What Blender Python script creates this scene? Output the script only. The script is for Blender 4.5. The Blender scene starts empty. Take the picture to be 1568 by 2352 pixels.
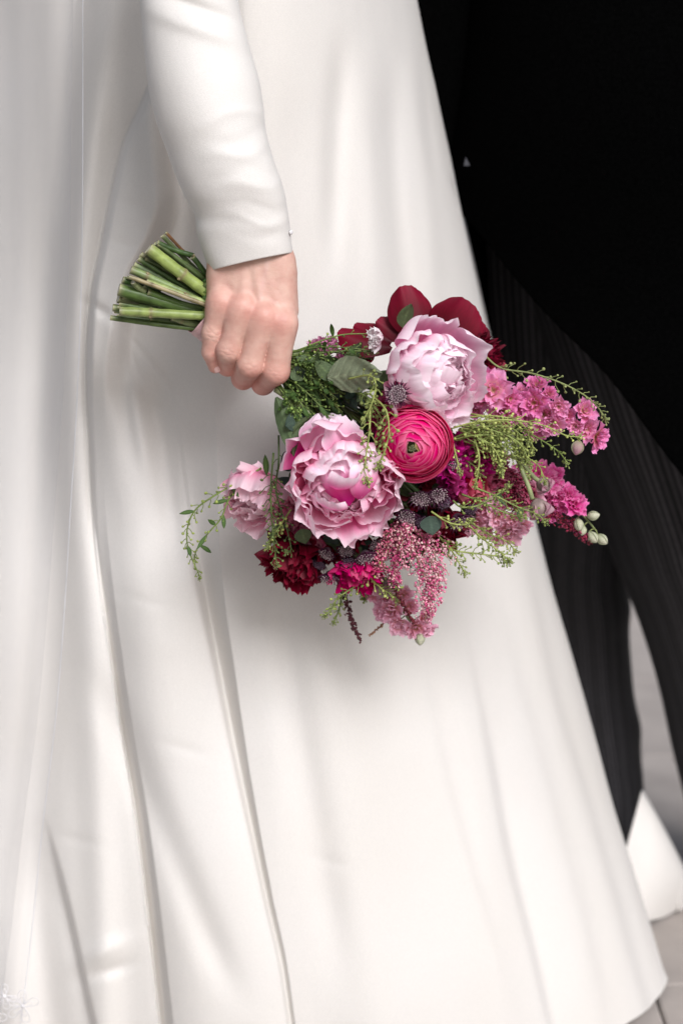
import bpy, math, random
import numpy as np
from mathutils import Matrix, Vector

S = bpy.context.scene
COL = S.collection
R = math.radians

# ---------------------------------------------------------------- camera
PITCH = R(12.0)
CY, CZ = -1.712, 1.0
cam_data = bpy.data.cameras.new('camera')
cam = bpy.data.objects.new('camera', cam_data)
COL.objects.link(cam)
S.camera = cam
cam.location = (0, CY, CZ)
cam.rotation_euler = (R(90) - PITCH, 0, 0)
cam_data.sensor_fit = 'HORIZONTAL'
cam_data.sensor_width = 24.0
cam_data.lens = 70.0
cam_data.clip_start = 0.05
cam_data.clip_end = 500
cam_data.dof.use_dof = True
cam_data.dof.focus_distance = 1.72
cam_data.dof.aperture_fstop = 4.0

# ---------------------------------------------------------------- sky, sun, exposure
SUN_EL, SUN_AZ = R(40), R(26)      # azimuth measured from the camera's back towards the right
w = bpy.data.worlds.new('World'); S.world = w; w.use_nodes = True
nt = w.node_tree; nt.nodes.clear()
sky = nt.nodes.new('ShaderNodeTexSky'); sky.sky_type = 'NISHITA'
sky.sun_disc = False
sky.sun_elevation = SUN_EL
sky.sun_rotation = math.pi - SUN_AZ
sky.air_density = 1.0; sky.dust_density = 3.0; sky.ozone_density = 1.0
hs = nt.nodes.new('ShaderNodeHueSaturation'); hs.inputs['Saturation'].default_value = 0.55
bg = nt.nodes.new('ShaderNodeBackground'); bg.inputs['Strength'].default_value = 0.075
wo = nt.nodes.new('ShaderNodeOutputWorld')
nt.links.new(sky.outputs[0], hs.inputs['Color']); nt.links.new(hs.outputs[0], bg.inputs[0]); nt.links.new(bg.outputs[0], wo.inputs[0])
sd = bpy.data.lights.new('sun', 'SUN'); sd.energy = 2.2; sd.angle = R(26); sd.color = (0.935, 0.945, 1.0)
sun = bpy.data.objects.new('sun', sd); COL.objects.link(sun)
sv = Vector((math.sin(SUN_AZ)*math.cos(SUN_EL), -math.cos(SUN_AZ)*math.cos(SUN_EL), math.sin(SUN_EL)))
sun.rotation_euler = sv.to_track_quat('Z', 'Y').to_euler()
vs = S.view_settings
vs.view_transform = 'Standard'; vs.look = 'None'; vs.gamma = 1.0; vs.use_curve_mapping = False
vs.exposure = 0.60

# ---------------------------------------------------------------- helpers
KX = 12.0/70.0/784.0
FW = np.array([0, math.cos(PITCH), -math.sin(PITCH)])
UP = np.array([0, math.sin(PITCH), math.cos(PITCH)])
RT = np.array([1.0, 0, 0])
CAM = np.array([0, CY, CZ])
def P(u, v, y=0.0):
    """the point of the vertical plane Y=y (metres) that lies in the direction (u, v)"""
    u, v, y = np.broadcast_arrays(np.asarray(u, float), np.asarray(v, float), np.asarray(y, float))
    d = FW + ((u-784)*KX)[..., None]*RT + ((1176-v)*KX)[..., None]*UP
    t = (y - CY)/d[..., 1]
    return CAM + d*t[..., None]
def pv(u, v, mm=0): return P(u, v, mm*0.001)
PX = 0.0003826
def sm(a, b, x):
    t = np.clip((x-a)/(b-a), 0, 1); return t*t*(3-2*t)
def interp(pts, x):
    pts = sorted(pts); xs = [p[0] for p in pts]; ys = [p[1] for p in pts]
    return np.interp(x, xs, ys)
def spline(pts, x):
    """smooth interpolation through (x, y) points"""
    pts = sorted(pts); xs = np.array([p[0] for p in pts], float); ys = np.array([p[1] for p in pts], float)
    m = np.gradient(ys, xs)
    x = np.asarray(x, float); i = np.clip(np.searchsorted(xs, x)-1, 0, len(xs)-2)
    h = xs[i+1]-xs[i]; t = (x-xs[i])/h
    tc = np.clip(t, 0, 1)
    y = (2*tc**3-3*tc**2+1)*ys[i] + (tc**3-2*tc**2+tc)*h*m[i] + (-2*tc**3+3*tc**2)*ys[i+1] + (tc**3-tc**2)*h*m[i+1]
    return y + np.where(t < 0, (x-xs[0])*m[0], 0) + np.where(t > 1, (x-xs[-1])*m[-1], 0)
def curve3(pts, n):
    """catmull-rom through 3D points, n samples"""
    p = np.asarray(pts, float)
    if len(p) == 2: return p[0] + (p[1]-p[0])*np.linspace(0, 1, n)[:, None]
    q = np.vstack([2*p[0]-p[1], p, 2*p[-1]-p[-2]])
    out = []
    for t in np.linspace(0, len(p)-1-1e-6, n):
        i = int(t); f = t-i; a, b, c, d = q[i:i+4]
        out.append(0.5*((2*b)+(c-a)*f+(2*a-5*b+4*c-d)*f*f+(3*b-a-3*c+d)*f**3))
    return np.array(out)

def mesh_from(name, V, F, mat=None, col=None, uv=None, smooth=True):
    V = np.asarray(V, np.float32).reshape(-1, 3)
    me = bpy.data.meshes.new(name)
    if isinstance(F, np.ndarray):
        n = len(F); k = F.shape[1]
        me.vertices.add(len(V)); me.vertices.foreach_set('co', V.ravel())
        me.loops.add(n*k); me.loops.foreach_set('vertex_index', F.astype(np.int32).ravel())
        me.polygons.add(n); me.polygons.foreach_set('loop_start', np.arange(0, n*k, k, dtype=np.int32))
        me.polygons.foreach_set('loop_total', np.full(n, k, np.int32))
        me.update(calc_edges=True)
    else:
        me.from_pydata([tuple(p) for p in V.tolist()], [], F)
    if smooth: me.polygons.foreach_set('use_smooth', np.ones(len(me.polygons), bool))
    if col is not None:
        c = np.asarray(col, np.float32)
        if c.ndim == 1: c = np.tile(c, (len(V), 1))
        c = np.hstack([c[:, :3], np.ones((len(c), 1), np.float32)])
        at = me.color_attributes.new('tint', 'FLOAT_COLOR', 'POINT'); at.data.foreach_set('color', c.ravel())
    if uv is not None:
        li = np.zeros(len(me.loops), np.int32); me.loops.foreach_get('vertex_index', li)
        ul = me.uv_layers.new(name='uv'); ul.data.foreach_set('uv', np.asarray(uv, np.float32)[li].ravel())
    if mat: me.materials.append(mat)
    me.validate(); me.update()
    return me
def grid_faces(nr, nc, wrap=False):
    i = np.arange(nr-1)[:, None]; j = np.arange(nc if wrap else nc-1)[None, :]
    a = i*nc+j; b = i*nc+(j+1) % nc
    return np.stack([a, b, b+nc, a+nc], -1).reshape(-1, 4)
def link(name, me, parent=None, mw=None):
    o = bpy.data.objects.new(name, me); COL.objects.link(o)
    if parent: o.parent = parent
    if mw is not None: o.matrix_local = mw
    return o
def tag(o, label=None, cat=None, group=None, kind=None):
    if label: o['label'] = label
    if cat: o['category'] = cat
    if group: o['group'] = group
    if kind: o['kind'] = kind
    return o
def empty(name, loc=(0, 0, 0)):
    o = bpy.data.objects.new(name, None); COL.objects.link(o); o.location = loc
    o.empty_display_size = 0.05
    return o
class MB:
    def __init__(s): s.V = []; s.F = []; s.C = []; s.n = 0
    def add(s, V, F, c=(1, 1, 1)):
        V = np.asarray(V, float).reshape(-1, 3); c = np.asarray(c, float)
        if c.ndim == 1: c = np.tile(c, (len(V), 1))
        s.V.append(V); s.C.append(c)
        s.F += [[int(q)+s.n for q in f] for f in F]; s.n += len(V)
    def tube(s, pts, rad, sides=6, c=(1, 1, 1), cap=True):
        p = np.asarray(pts, float); n = len(p); rad = np.broadcast_to(np.asarray(rad, float), (n,))
        t = np.gradient(p, axis=0); t /= np.linalg.norm(t, axis=1)[:, None]+1e-12
        ref = np.array([0.13, -0.9, 0.3]) if abs(t[0] @ np.array([0.13, -0.9, 0.3])) < 0.85 else np.array([1.0, 0, 0])
        a = np.linspace(0, 2*math.pi, sides, endpoint=False)
        V = []
        e1 = None
        for i in range(n):
            if e1 is None: e1 = np.cross(t[i], ref)
            else: e1 = e1 - (e1 @ t[i])*t[i]
            e1 /= np.linalg.norm(e1)+1e-12; e2 = np.cross(t[i], e1)
            V.append(p[i] + rad[i]*(np.cos(a)[:, None]*e1+np.sin(a)[:, None]*e2))
        F = grid_faces(n, sides, True).tolist()
        if cap: F.append(list(range(sides))[::-1]); F.append(list(range((n-1)*sides, n*sides)))
        c = np.asarray(c, float)
        if c.ndim == 3: c = c.reshape(-1, 3)
        elif c.ndim == 2: c = np.repeat(c, sides, 0)
        s.add(np.vstack(V), F, c)
    def ball(s, ctr, rx, axis=None, rz=None, c=(1, 1, 1), seg=6, rings=4):
        th = np.linspace(0, math.pi, rings+1)[1:-1]; ph = np.linspace(0, 2*math.pi, seg, endpoint=False)
        rz = rz or rx
        V = [[0, 0, rz]]
        for q in th: V += [[rx*math.sin(q)*math.cos(f), rx*math.sin(q)*math.sin(f), rz*math.cos(q)] for f in ph]
        V.append([0, 0, -rz]); V = np.array(V)
        if axis is not None: V = V @ frame(axis).T
        F = [[0, 1+j, 1+(j+1) % seg] for j in range(seg)]
        for i in range(rings-2):
            F += [[1+i*seg+j, 1+(i+1)*seg+j, 1+(i+1)*seg+(j+1) % seg, 1+i*seg+(j+1) % seg] for j in range(seg)]
        L = len(V)-1; b = L-seg
        F += [[L, b+(j+1) % seg, b+j] for j in range(seg)]
        s.add(V+np.asarray(ctr), F, c)
    def mesh(s, name, mat, smooth=True):
        return mesh_from(name, np.vstack(s.V), s.F, mat, np.vstack(s.C), smooth=smooth)
    def build(s, name, mat, parent=None, smooth=True):
        return link(name, s.mesh(name, mat, smooth), parent)
def frame(axis, ref=(0, 0, 1)):
    z = np.asarray(axis, float); z = z/np.linalg.norm(z)
    r = np.asarray(ref, float)
    if abs(z @ r)/np.linalg.norm(r) > 0.97: r = np.array([1.0, 0.1, 0])
    x = np.cross(r, z); x /= np.linalg.norm(x); y = np.cross(z, x)
    return np.stack([x, y, z], 1)

# ---------------------------------------------------------------- materials
def new_mat(name):
    m = bpy.data.materials.new(name); m.use_nodes = True
    nt = m.node_tree; b = nt.nodes['Principled BSDF']
    return m, nt, b
def N(nt, t, **kw):
    n = nt.nodes.new(t)
    for k, v in kw.items():
        if k in n.inputs.keys() if hasattr(n.inputs, 'keys') else False: n.inputs[k].default_value = v
        else: setattr(n, k, v)
    return n
def bump(nt, b, hsock, dist, strength=1.0, prev=None):
    n = nt.nodes.new('ShaderNodeBump'); n.inputs['Distance'].default_value = dist; n.inputs['Strength'].default_value = strength
    nt.links.new(hsock, n.inputs['Height'])
    if prev: nt.links.new(prev, n.inputs['Normal'])
    nt.links.new(n.outputs[0], b.inputs['Normal']); return n.outputs[0]
def tex(nt, kind, scale, vec='Object', stretch=None, **kw):
    tc = nt.nodes.new('ShaderNodeTexCoord'); src = tc.outputs[vec]
    if stretch:
        mp = nt.nodes.new('ShaderNodeMapping'); mp.inputs['Scale'].default_value = stretch[:3]
        if len(stretch) > 3: mp.inputs['Rotation'].default_value = stretch[3]
        nt.links.new(src, mp.inputs[0]); src = mp.outputs[0]
    t = nt.nodes.new(kind); t.inputs['Scale'].default_value = scale
    for k, v in kw.items(): t.inputs[k].default_value = v
    nt.links.new(src, t.inputs['Vector']); return t
def mixc(nt, fac, a, b, mode='MIX'):
    m = nt.nodes.new('ShaderNodeMix'); m.data_type = 'RGBA'; m.blend_type = mode
    if isinstance(fac, (int, float)): m.inputs[0].default_value = fac
    else: nt.links.new(fac, m.inputs[0])
    for i, s in ((6, a), (7, b)):
        if isinstance(s, tuple): m.inputs[i].default_value = (*s[:3], 1)
        else: nt.links.new(s, m.inputs[i])
    return m.outputs[2]
def ramp(nt, src, stops):
    r = nt.nodes.new('ShaderNodeValToRGB'); nt.links.new(src, r.inputs[0]); e = r.color_ramp.elements
    while len(e) < len(stops): e.new(0.5)
    for k, (p, c) in enumerate(stops): e[k].position = p; e[k].color = (*(c if isinstance(c, tuple) else (c, c, c)), 1)
    return r.outputs[0]

# bridal satin
def satin_mat():
    m, nt, b = new_mat('ivory_satin')
    n = tex(nt, 'ShaderNodeTexNoise', 5.0, Detail=4.0)
    c = ramp(nt, n.outputs[0], [(0.3, (0.63, 0.598, 0.555)), (0.7, (0.65, 0.622, 0.587))])
    fl = tex(nt, 'ShaderNodeTexNoise', 700.0, stretch=(1, 1, 1.6, (0, R(38), 0)), Detail=2.0)
    c = mixc(nt, 1.0, c, ramp(nt, fl.outputs[0], [(0.3, 0.955), (0.7, 1.03)]), 'MULTIPLY')
    nt.links.new(c, b.inputs['Base Color'])
    b.inputs['Roughness'].default_value = 0.50
    b.inputs['Specular IOR Level'].default_value = 0.35
    b.inputs['Sheen Weight'].default_value = 0.25
    b.inputs['Sheen Roughness'].default_value = 0.4
    wv = tex(nt, 'ShaderNodeTexWave', 430.0, stretch=(1, 1, 1, (0, R(38), 0)), Distortion=1.2, Detail=2.0)
    fine = tex(nt, 'ShaderNodeTexNoise', 900.0, Detail=2.0)
    n1 = bump(nt, b, wv.outputs['Fac'], 0.00018, 0.5)
    n2 = bump(nt, b, fine.outputs[0], 0.0003, 0.6, n1)
    soft = tex(nt, 'ShaderNodeTexNoise', 26.0, stretch=(1, 1, 0.45), Detail=3.0)
    bump(nt, b, soft.outputs[0], 0.0022, 0.35, n2)
    return m
def skin_mat():
    m, nt, b = new_mat('skin')
    a = nt.nodes.new('ShaderNodeVertexColor'); a.layer_name = 'tint'
    n = tex(nt, 'ShaderNodeTexNoise', 90.0, Detail=5.0)
    c = ramp(nt, n.outputs[0], [(0.3, (0.90, 0.76, 0.75)), (0.7, (1.05, 1.04, 1.03))])
    nt.links.new(mixc(nt, 1.0, a.outputs[0], c, 'MULTIPLY'), b.inputs['Base Color'])
    b.inputs['Roughness'].default_value = 0.48
    b.inputs['Specular IOR Level'].default_value = 0.4
    b.inputs['Subsurface Weight'].default_value = 0.12
    b.inputs['Subsurface Radius'].default_value = (1.0, 0.35, 0.2)
    b.inputs['Subsurface Scale'].default_value = 0.0025
    v = tex(nt, 'ShaderNodeTexVoronoi', 620.0); v.feature = 'DISTANCE_TO_EDGE'
    r = ramp(nt, v.outputs['Distance'], [(0.0, 0.0), (0.12, 1.0)])
    n1 = bump(nt, b, r, 0.00022, 0.25)
    f = tex(nt, 'ShaderNodeTexNoise', 160.0, stretch=(1, 1, 2.2), Detail=4.0)
    bump(nt, b, f.outputs[0], 0.0009, 0.35, n1)
    return m
def petal_mat(name='petal', rough=0.7, trans=0.3, vein=0.35, spec=0.12):
    m, nt, b = new_mat(name)
    a = nt.nodes.new('ShaderNodeVertexColor'); a.layer_name = 'tint'
    oi = nt.nodes.new('ShaderNodeObjectInfo')
    n = tex(nt, 'ShaderNodeTexNoise', 6.0, 'UV', stretch=(6, 0.8, 1), Detail=5.0, Roughness=0.65)
    k = ramp(nt, n.outputs[0], [(0.32, 1.0-vein), (0.62, 1.0)])
    c1 = mixc(nt, 1.0, a.outputs[0], k, 'MULTIPLY')
    hv = nt.nodes.new('ShaderNodeHueSaturation')
    mr = nt.nodes.new('ShaderNodeMapRange'); nt.links.new(oi.outputs['Random'], mr.inputs[0]); mr.inputs[3].default_value = 0.93; mr.inputs[4].default_value = 1.05
    nt.links.new(mr.outputs[0], hv.inputs['Value'])
    mr2 = nt.nodes.new('ShaderNodeMapRange'); nt.links.new(oi.outputs['Random'], mr2.inputs[0]); mr2.inputs[3].default_value = 1.2; mr2.inputs[4].default_value = 0.9
    nt.links.new(mr2.outputs[0], hv.inputs['Saturation'])
    nt.links.new(c1, hv.inputs['Color'])
    nt.links.new(hv.outputs[0], b.inputs['Base Color'])
    b.inputs['Roughness'].default_value = rough
    b.inputs['Specular IOR Level'].default_value = spec
    n1 = bump(nt, b, n.outputs[0], 0.0005, 0.2)
    tr = nt.nodes.new('ShaderNodeBsdfTranslucent'); nt.links.new(hv.outputs[0], tr.inputs[0])
    mx = nt.nodes.new('ShaderNodeMixShader'); mx.inputs[0].default_value = trans
    nt.links.new(b.outputs[0], mx.inputs[1]); nt.links.new(tr.outputs[0], mx.inputs[2])
    nt.links.new(mx.outputs[0], nt.nodes['Material Output'].inputs[0])
    return m
def plant_mat(name, rough=0.5, trans=0.12, var=0.35, scale=180):
    m, nt, b = new_mat(name)
    a = nt.nodes.new('ShaderNodeVertexColor'); a.layer_name = 'tint'
    n = tex(nt, 'ShaderNodeTexNoise', scale, Detail=4.0)
    k = ramp(nt, n.outputs[0], [(0.3, 1.0-var), (0.7, 1.12)])
    c1 = mixc(nt, 1.0, a.outputs[0], k, 'MULTIPLY')
    nt.links.new(c1, b.inputs['Base Color']); b.inputs['Roughness'].default_value = rough
    b.inputs['Specular IOR Level'].default_value = 0.35
    bump(nt, b, n.outputs[0], 0.0008, 0.5)
    if trans:
        tr = nt.nodes.new('ShaderNodeBsdfTranslucent'); nt.links.new(c1, tr.inputs[0])
        mx = nt.nodes.new('ShaderNodeMixShader'); mx.inputs[0].default_value = trans
        nt.links.new(b.outputs[0], mx.inputs[1]); nt.links.new(tr.outputs[0], mx.inputs[2])
        nt.links.new(mx.outputs[0], nt.nodes['Material Output'].inputs[0])
    return m
M_SATIN = satin_mat(); M_SKIN = skin_mat(); M_PETAL = petal_mat(trans=0.40, vein=0.07); M_RED = petal_mat('dark_petal', 0.58, 0.16, 0.22, 0.22)
M_PLANT = plant_mat('plant'); M_STEM = plant_mat('stem', 0.42, 0.0, 0.4, 120)
def plain(name, colr, rough=0.6, noise=(40, 0.1), b_=None):
    m, nt, b = new_mat(name)
    n = tex(nt, 'ShaderNodeTexNoise', noise[0], Detail=4.0)
    k = ramp(nt, n.outputs[0], [(0.3, tuple(x*(1-noise[1]) for x in colr)), (0.7, tuple(x*(1+noise[1]) for x in colr))])
    nt.links.new(k, b.inputs['Base Color']); b.inputs['Roughness'].default_value = rough
    bump(nt, b, n.outputs[0], b_ or 0.0005, 0.4)
    return m

# ================================================================ the setting: pale stone pavement
M_PAVE = plain('pale_stone', (0.34, 0.30, 0.27), 0.8, (9, 0.16), 0.002)
M_JOINT = plain('joint_mortar', (0.31, 0.275, 0.248), 0.9, (30, 0.2))
gv = np.array([[-30, -12, -0.012], [30, -12, -0.012], [30, 48, -0.012], [-30, 48, -0.012]])
ground = link('ground', mesh_from('ground', gv, [[0, 1, 2, 3]], M_JOINT, smooth=False))
tag(ground, kind='structure')
def slab_mesh(a, b, h=0.012, e=0.003):
    V = []
    for z, d in ((-h, 0), (-e*0.5, 0), (0, e)):
        V += [[d, d, z], [a-d, d, z], [a-d, b-d, z], [d, b-d, z]]
    F = [[k*4+i, k*4+(i+1) % 4, (k+1)*4+(i+1) % 4, (k+1)*4+i] for k in range(2) for i in range(4)]+[[8, 9, 10, 11]]
    return mesh_from('stone_slab', V, F, M_PAVE, smooth=False)
rs = random.Random(5)
sl = [slab_mesh(0.597, 0.397), slab_mesh(0.447, 0.397), slab_mesh(0.747, 0.397)]
sw = [0.6, 0.45, 0.75]
for j in range(16):
    x = -2.2 - rs.random()*0.5; y = -0.8 + j*0.4
    while x < 2.6:
        k = rs.randrange(3)
        o = link('stone_slab', sl[k], ground, Matrix.Translation((x, y, rs.uniform(-0.0015, 0.0015))))
        x += sw[k]
far = link('pavement', mesh_from('pavement', [[-30, 5.62, -0.004], [30, 5.62, -0.004], [30, 48, -0.004], [-30, 48, -0.004]], [[0, 1, 2, 3]], M_PAVE, smooth=False))
tag(far, kind='structure')

# ================================================================ the groom
def black_mat():
    m, nt, b = new_mat('black_wool')
    n = tex(nt, 'ShaderNodeTexNoise', 300, Detail=3.0)
    k = ramp(nt, n.outputs[0], [(0.3, 0.0008), (0.7, 0.0015)])
    nt.links.new(k, b.inputs['Base Color']); b.inputs['Roughness'].default_value = 0.95; b.inputs['Specular IOR Level'].default_value = 0.0
    bump(nt, b, n.outputs[0], 0.0005, 0.4); return m
def stripe_mat():
    m, nt, b = new_mat('striped_trouser_wool')
    tc = nt.nodes.new('ShaderNodeTexCoord'); sx = nt.nodes.new('ShaderNodeSeparateXYZ'); nt.links.new(tc.outputs['UV'], sx.inputs[0])
    def mth(op, a, bb=None):
        q = nt.nodes.new('ShaderNodeMath'); q.operation = op
        if isinstance(a, (int, float)): q.inputs[0].default_value = a
        else: nt.links.new(a, q.inputs[0])
        if bb is not None:
            if isinstance(bb, (int, float)): q.inputs[1].default_value = bb
            else: nt.links.new(bb, q.inputs[1])
        return q.outputs[0]
    fr = mth('FRACT', mth('MULTIPLY', sx.outputs[0], 104.0))
    tri = mth('ABSOLUTE', mth('SUBTRACT', fr, 0.5))
    n = tex(nt, 'ShaderNodeTexNoise', 260, Detail=3.0)
    st = ramp(nt, tri, [(0.0, (0.062, 0.058, 0.063)), (0.12, (0.05, 0.046, 0.05)), (0.27, (0.0155, 0.015, 0.0165))])
    fr2 = mth('FRACT', mth('MULTIPLY', sx.outputs[0], 26.0))
    wide = ramp(nt, fr2, [(0.0, 0.55), (0.3, 1.0), (0.7, 1.0), (1.0, 0.6)])
    k = ramp(nt, n.outputs[0], [(0.3, 0.75), (0.7, 1.1)])
    c = mixc(nt, 1.0, mixc(nt, 1.0, st, k, 'MULTIPLY'), wide, 'MULTIPLY')
    nt.links.new(c, b.inputs['Base Color']); b.inputs['Roughness'].default_value = 0.7; b.inputs['Specular IOR Level'].default_value = 0.2; b.inputs['Sheen Weight'].default_value = 0.05
    bump(nt, b, n.outputs[0], 0.0006, 0.4); return m
M_BLACK = black_mat(); M_STRIPE = stripe_mat()
groom = empty('person', (0.42, 0.62, 0)); tag(groom, 'groom in a black tailcoat and grey striped dark trousers, behind the bride on the right', 'person')
def under(o, par): o.parent = par; o.matrix_parent_inverse = par.matrix_world.inverted() if False else Matrix.Translation(-Vector(par.location)); return o

def leg(name, cpts, hpts, ypts, v0, v1, wr, n=240, sides=130, seed=0):
    vv = np.linspace(v0, v1, n); a = np.linspace(0, 2*math.pi, sides+1)
    c = spline(cpts, vv)[:, None]; h = spline(hpts, vv)[:, None]; y0 = interp(ypts, vv)[:, None]
    A = a[None, :]
    rad = 1.0 + wr(vv[:, None], A)
    ctr = P(c, vv[:, None], y0); edge = P(c+h, vv[:, None], y0); hw = np.linalg.norm(edge-ctr, axis=-1)
    # round leg with a pressed crease
    X = np.cos(A)*rad; Y = -np.sin(A)*rad*1.0
    pts = ctr + np.stack([X*hw, Y*hw*0.95, 0*X], -1)
    uv = np.stack([np.broadcast_to(A/(2*math.pi), X.shape), np.broadcast_to(vv[:, None]/2352, X.shape)], -1)
    return under(link(name, mesh_from(name, pts.reshape(-1, 3), grid_faces(n, sides+1)[:, ::-1].copy(), M_STRIPE, uv=uv.reshape(-1, 2))), groom)
def wr1(v, a):
    k = 0.030*np.exp(-((v-1330-60*np.cos(a))/42)**2)*(0.5+0.5*np.cos(a-0.9)) + 0.022*np.exp(-((v-1440+50*np.cos(a))/38)**2)
    k += 0.024*np.exp(-((v-1590-90*np.cos(a+0.4))/46)**2)+0.02*np.exp(-((v-1720+60*np.cos(a))/40)**2)+0.028*np.exp(-((v-1835-70*np.cos(a))/36)**2)
    k += 0.05*np.exp(-((np.mod(a, 2*math.pi)-1.05)/0.16)**2)*sm(1250, 1420, v)
    return k + 0.012*np.sin(v/61.0+2*a)
R1 = [(450, 1520), (900, 1500), (1200, 1452), (1330, 1442), (1450, 1446), (1600, 1455), (1700, 1468), (1830, 1479), (1900, 1473), (2010, 1461), (2150, 1452)]
H1 = [(450, 215), (900, 205), (1200, 180), (1500, 160), (1850, 150), (2150, 146)]
H1[0] = (450, 275); H1[1] = (900, 240)
leg('trouser_leg', [(v, u-float(interp(H1, v))) for v, u in R1], H1, [(450, .66), (1400, .72), (2200, .76)], 430, 2130, wr1)
def wr2(v, a):
    return 0.012*np.sin(v/90.0+2*a)+0.045*np.exp(-((np.mod(a, 2*math.pi)-2.05)/0.12)**2)+0.012*np.sin(7*a+v/300)*sm(500, 900, v)
L2 = [(450, 1085), (600, 1140), (700, 1180), (993, 1293), (1200, 1378), (1291, 1414), (1330, 1432), (1400, 1458), (1500, 1489), (1600, 1516), (1700, 1540), (1820, 1569), (2000, 1612), (2200, 1650)]
H2 = [(450, 330), (900, 290), (1300, 240), (1700, 200), (2200, 170)]
leg('trouser_leg', [(v, u+float(interp(H2, v))) for v, u in L2], H2, [(450, .62), (800, .62), (1400, .62), (2200, .64)], 430, 2260, wr2, seed=3)

def tailcoat():
    n, m_ = 120, 120
    a = np.linspace(-0.25, math.pi+0.35, m_)[None, :]; t = np.linspace(0, 1, n)[:, None]
    cu, hu = 1490.0, 480.0
    u = cu - hu*np.cos(a); 
    vb = 520 + (np.clip(u, 1080, 2000)-1090)*1.17 + 14*np.sin(u/60)
    vb = np.where(a > math.pi*0.75, np.minimum(vb, 1500), vb)
    v = -260 + (vb+260)*t
    y = 0.50 - np.sin(a)*(0.20+0.012*np.sin(v/140)) + 0*v
    uu = np.broadcast_to(u, v.shape) + 6*np.sin(v/90)
    uu = uu + 60*sm(500, -300, v)*-1*np.cos(a)*-1
    V = P(uu, v, y)
    o = link('tailcoat', mesh_from('tailcoat', V.reshape(-1, 3), grid_faces(n, m_), M_BLACK), None)
    md = o.modifiers.new('thickness', 'SOLIDIFY'); md.thickness = 0.003
    return under(o, groom)
coat = tailcoat()
# the sleeve of the coat hanging behind the gown, and the sliver of shirt between them
mb = MB(); mb.tube(curve3([pv(1010, -300, 470), pv(985, 100, 470), pv(990, 360, 480), pv(1010, 640, 500), pv(1030, 800, 510)], 24), np.linspace(0.064, 0.050, 24), 28)
under(mb.build('coat_sleeve', M_BLACK), groom)
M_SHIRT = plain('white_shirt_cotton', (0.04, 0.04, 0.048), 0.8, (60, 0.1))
tri = [(1069, 360), (1072, 366), (1076, 373), (1079, 379), (1073, 380), (1065, 380), (1067, 370)]
V = [pv(*q, 352) for q in tri]+[pv(*q, 358) for q in tri]; k = len(tri)
under(link('shirt', mesh_from('shirt', V, [list(range(k)), list(range(2*k-1, k-1, -1))]+[[i, i+k, (i+1) % k+k, (i+1) % k] for i in range(k)], M_SHIRT, smooth=False)), groom)

# ================================================================ the bride
bride = empty('person', (-0.05, 0.3, 0)); tag(bride, 'bride in a long-sleeved ivory satin gown gripping the bouquet stems in one hand', 'person')

# control lines of the pleats: (v, u)
FA = [(-100, 395), (100, 375), (215, 338), (320, 290), (430, 262), (540, 240), (650, 217), (760, 206), (900, 203), (1000, 207), (1200, 216), (1400, 238), (1550, 258), (1700, 280), (1850, 305), (2000, 325), (2200, 348), (2352, 364), (2500, 380)]
FB = [(900, 395), (1000, 412), (1100, 425), (1200, 438), (1300, 452), (1400, 470), (1550, 500), (1700, 530), (1850, 562), (1950, 584), (2080, 612), (2200, 640), (2352, 664), (2500, 690)]
FR = [(-300, 905), (-100, 940), (0, 960), (100, 980), (200, 1002), (300, 1022), (400, 1044), (500, 1067), (600, 1090), (700, 1112), (800, 1134), (900, 1157), (1000, 1181), (1100, 1206), (1240, 1240), (1350, 1268), (1500, 1312), (1700, 1368), (1850, 1408), (2000, 1455), (2150, 1501), (2300, 1546)]
def gs(x, w): return np.exp(-(x/w)**2)
def ism(pts, v):
    return sum(interp(pts, v+d) for d in (-160, -110, -60, -20, 20, 60, 110, 160))/8.0
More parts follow.
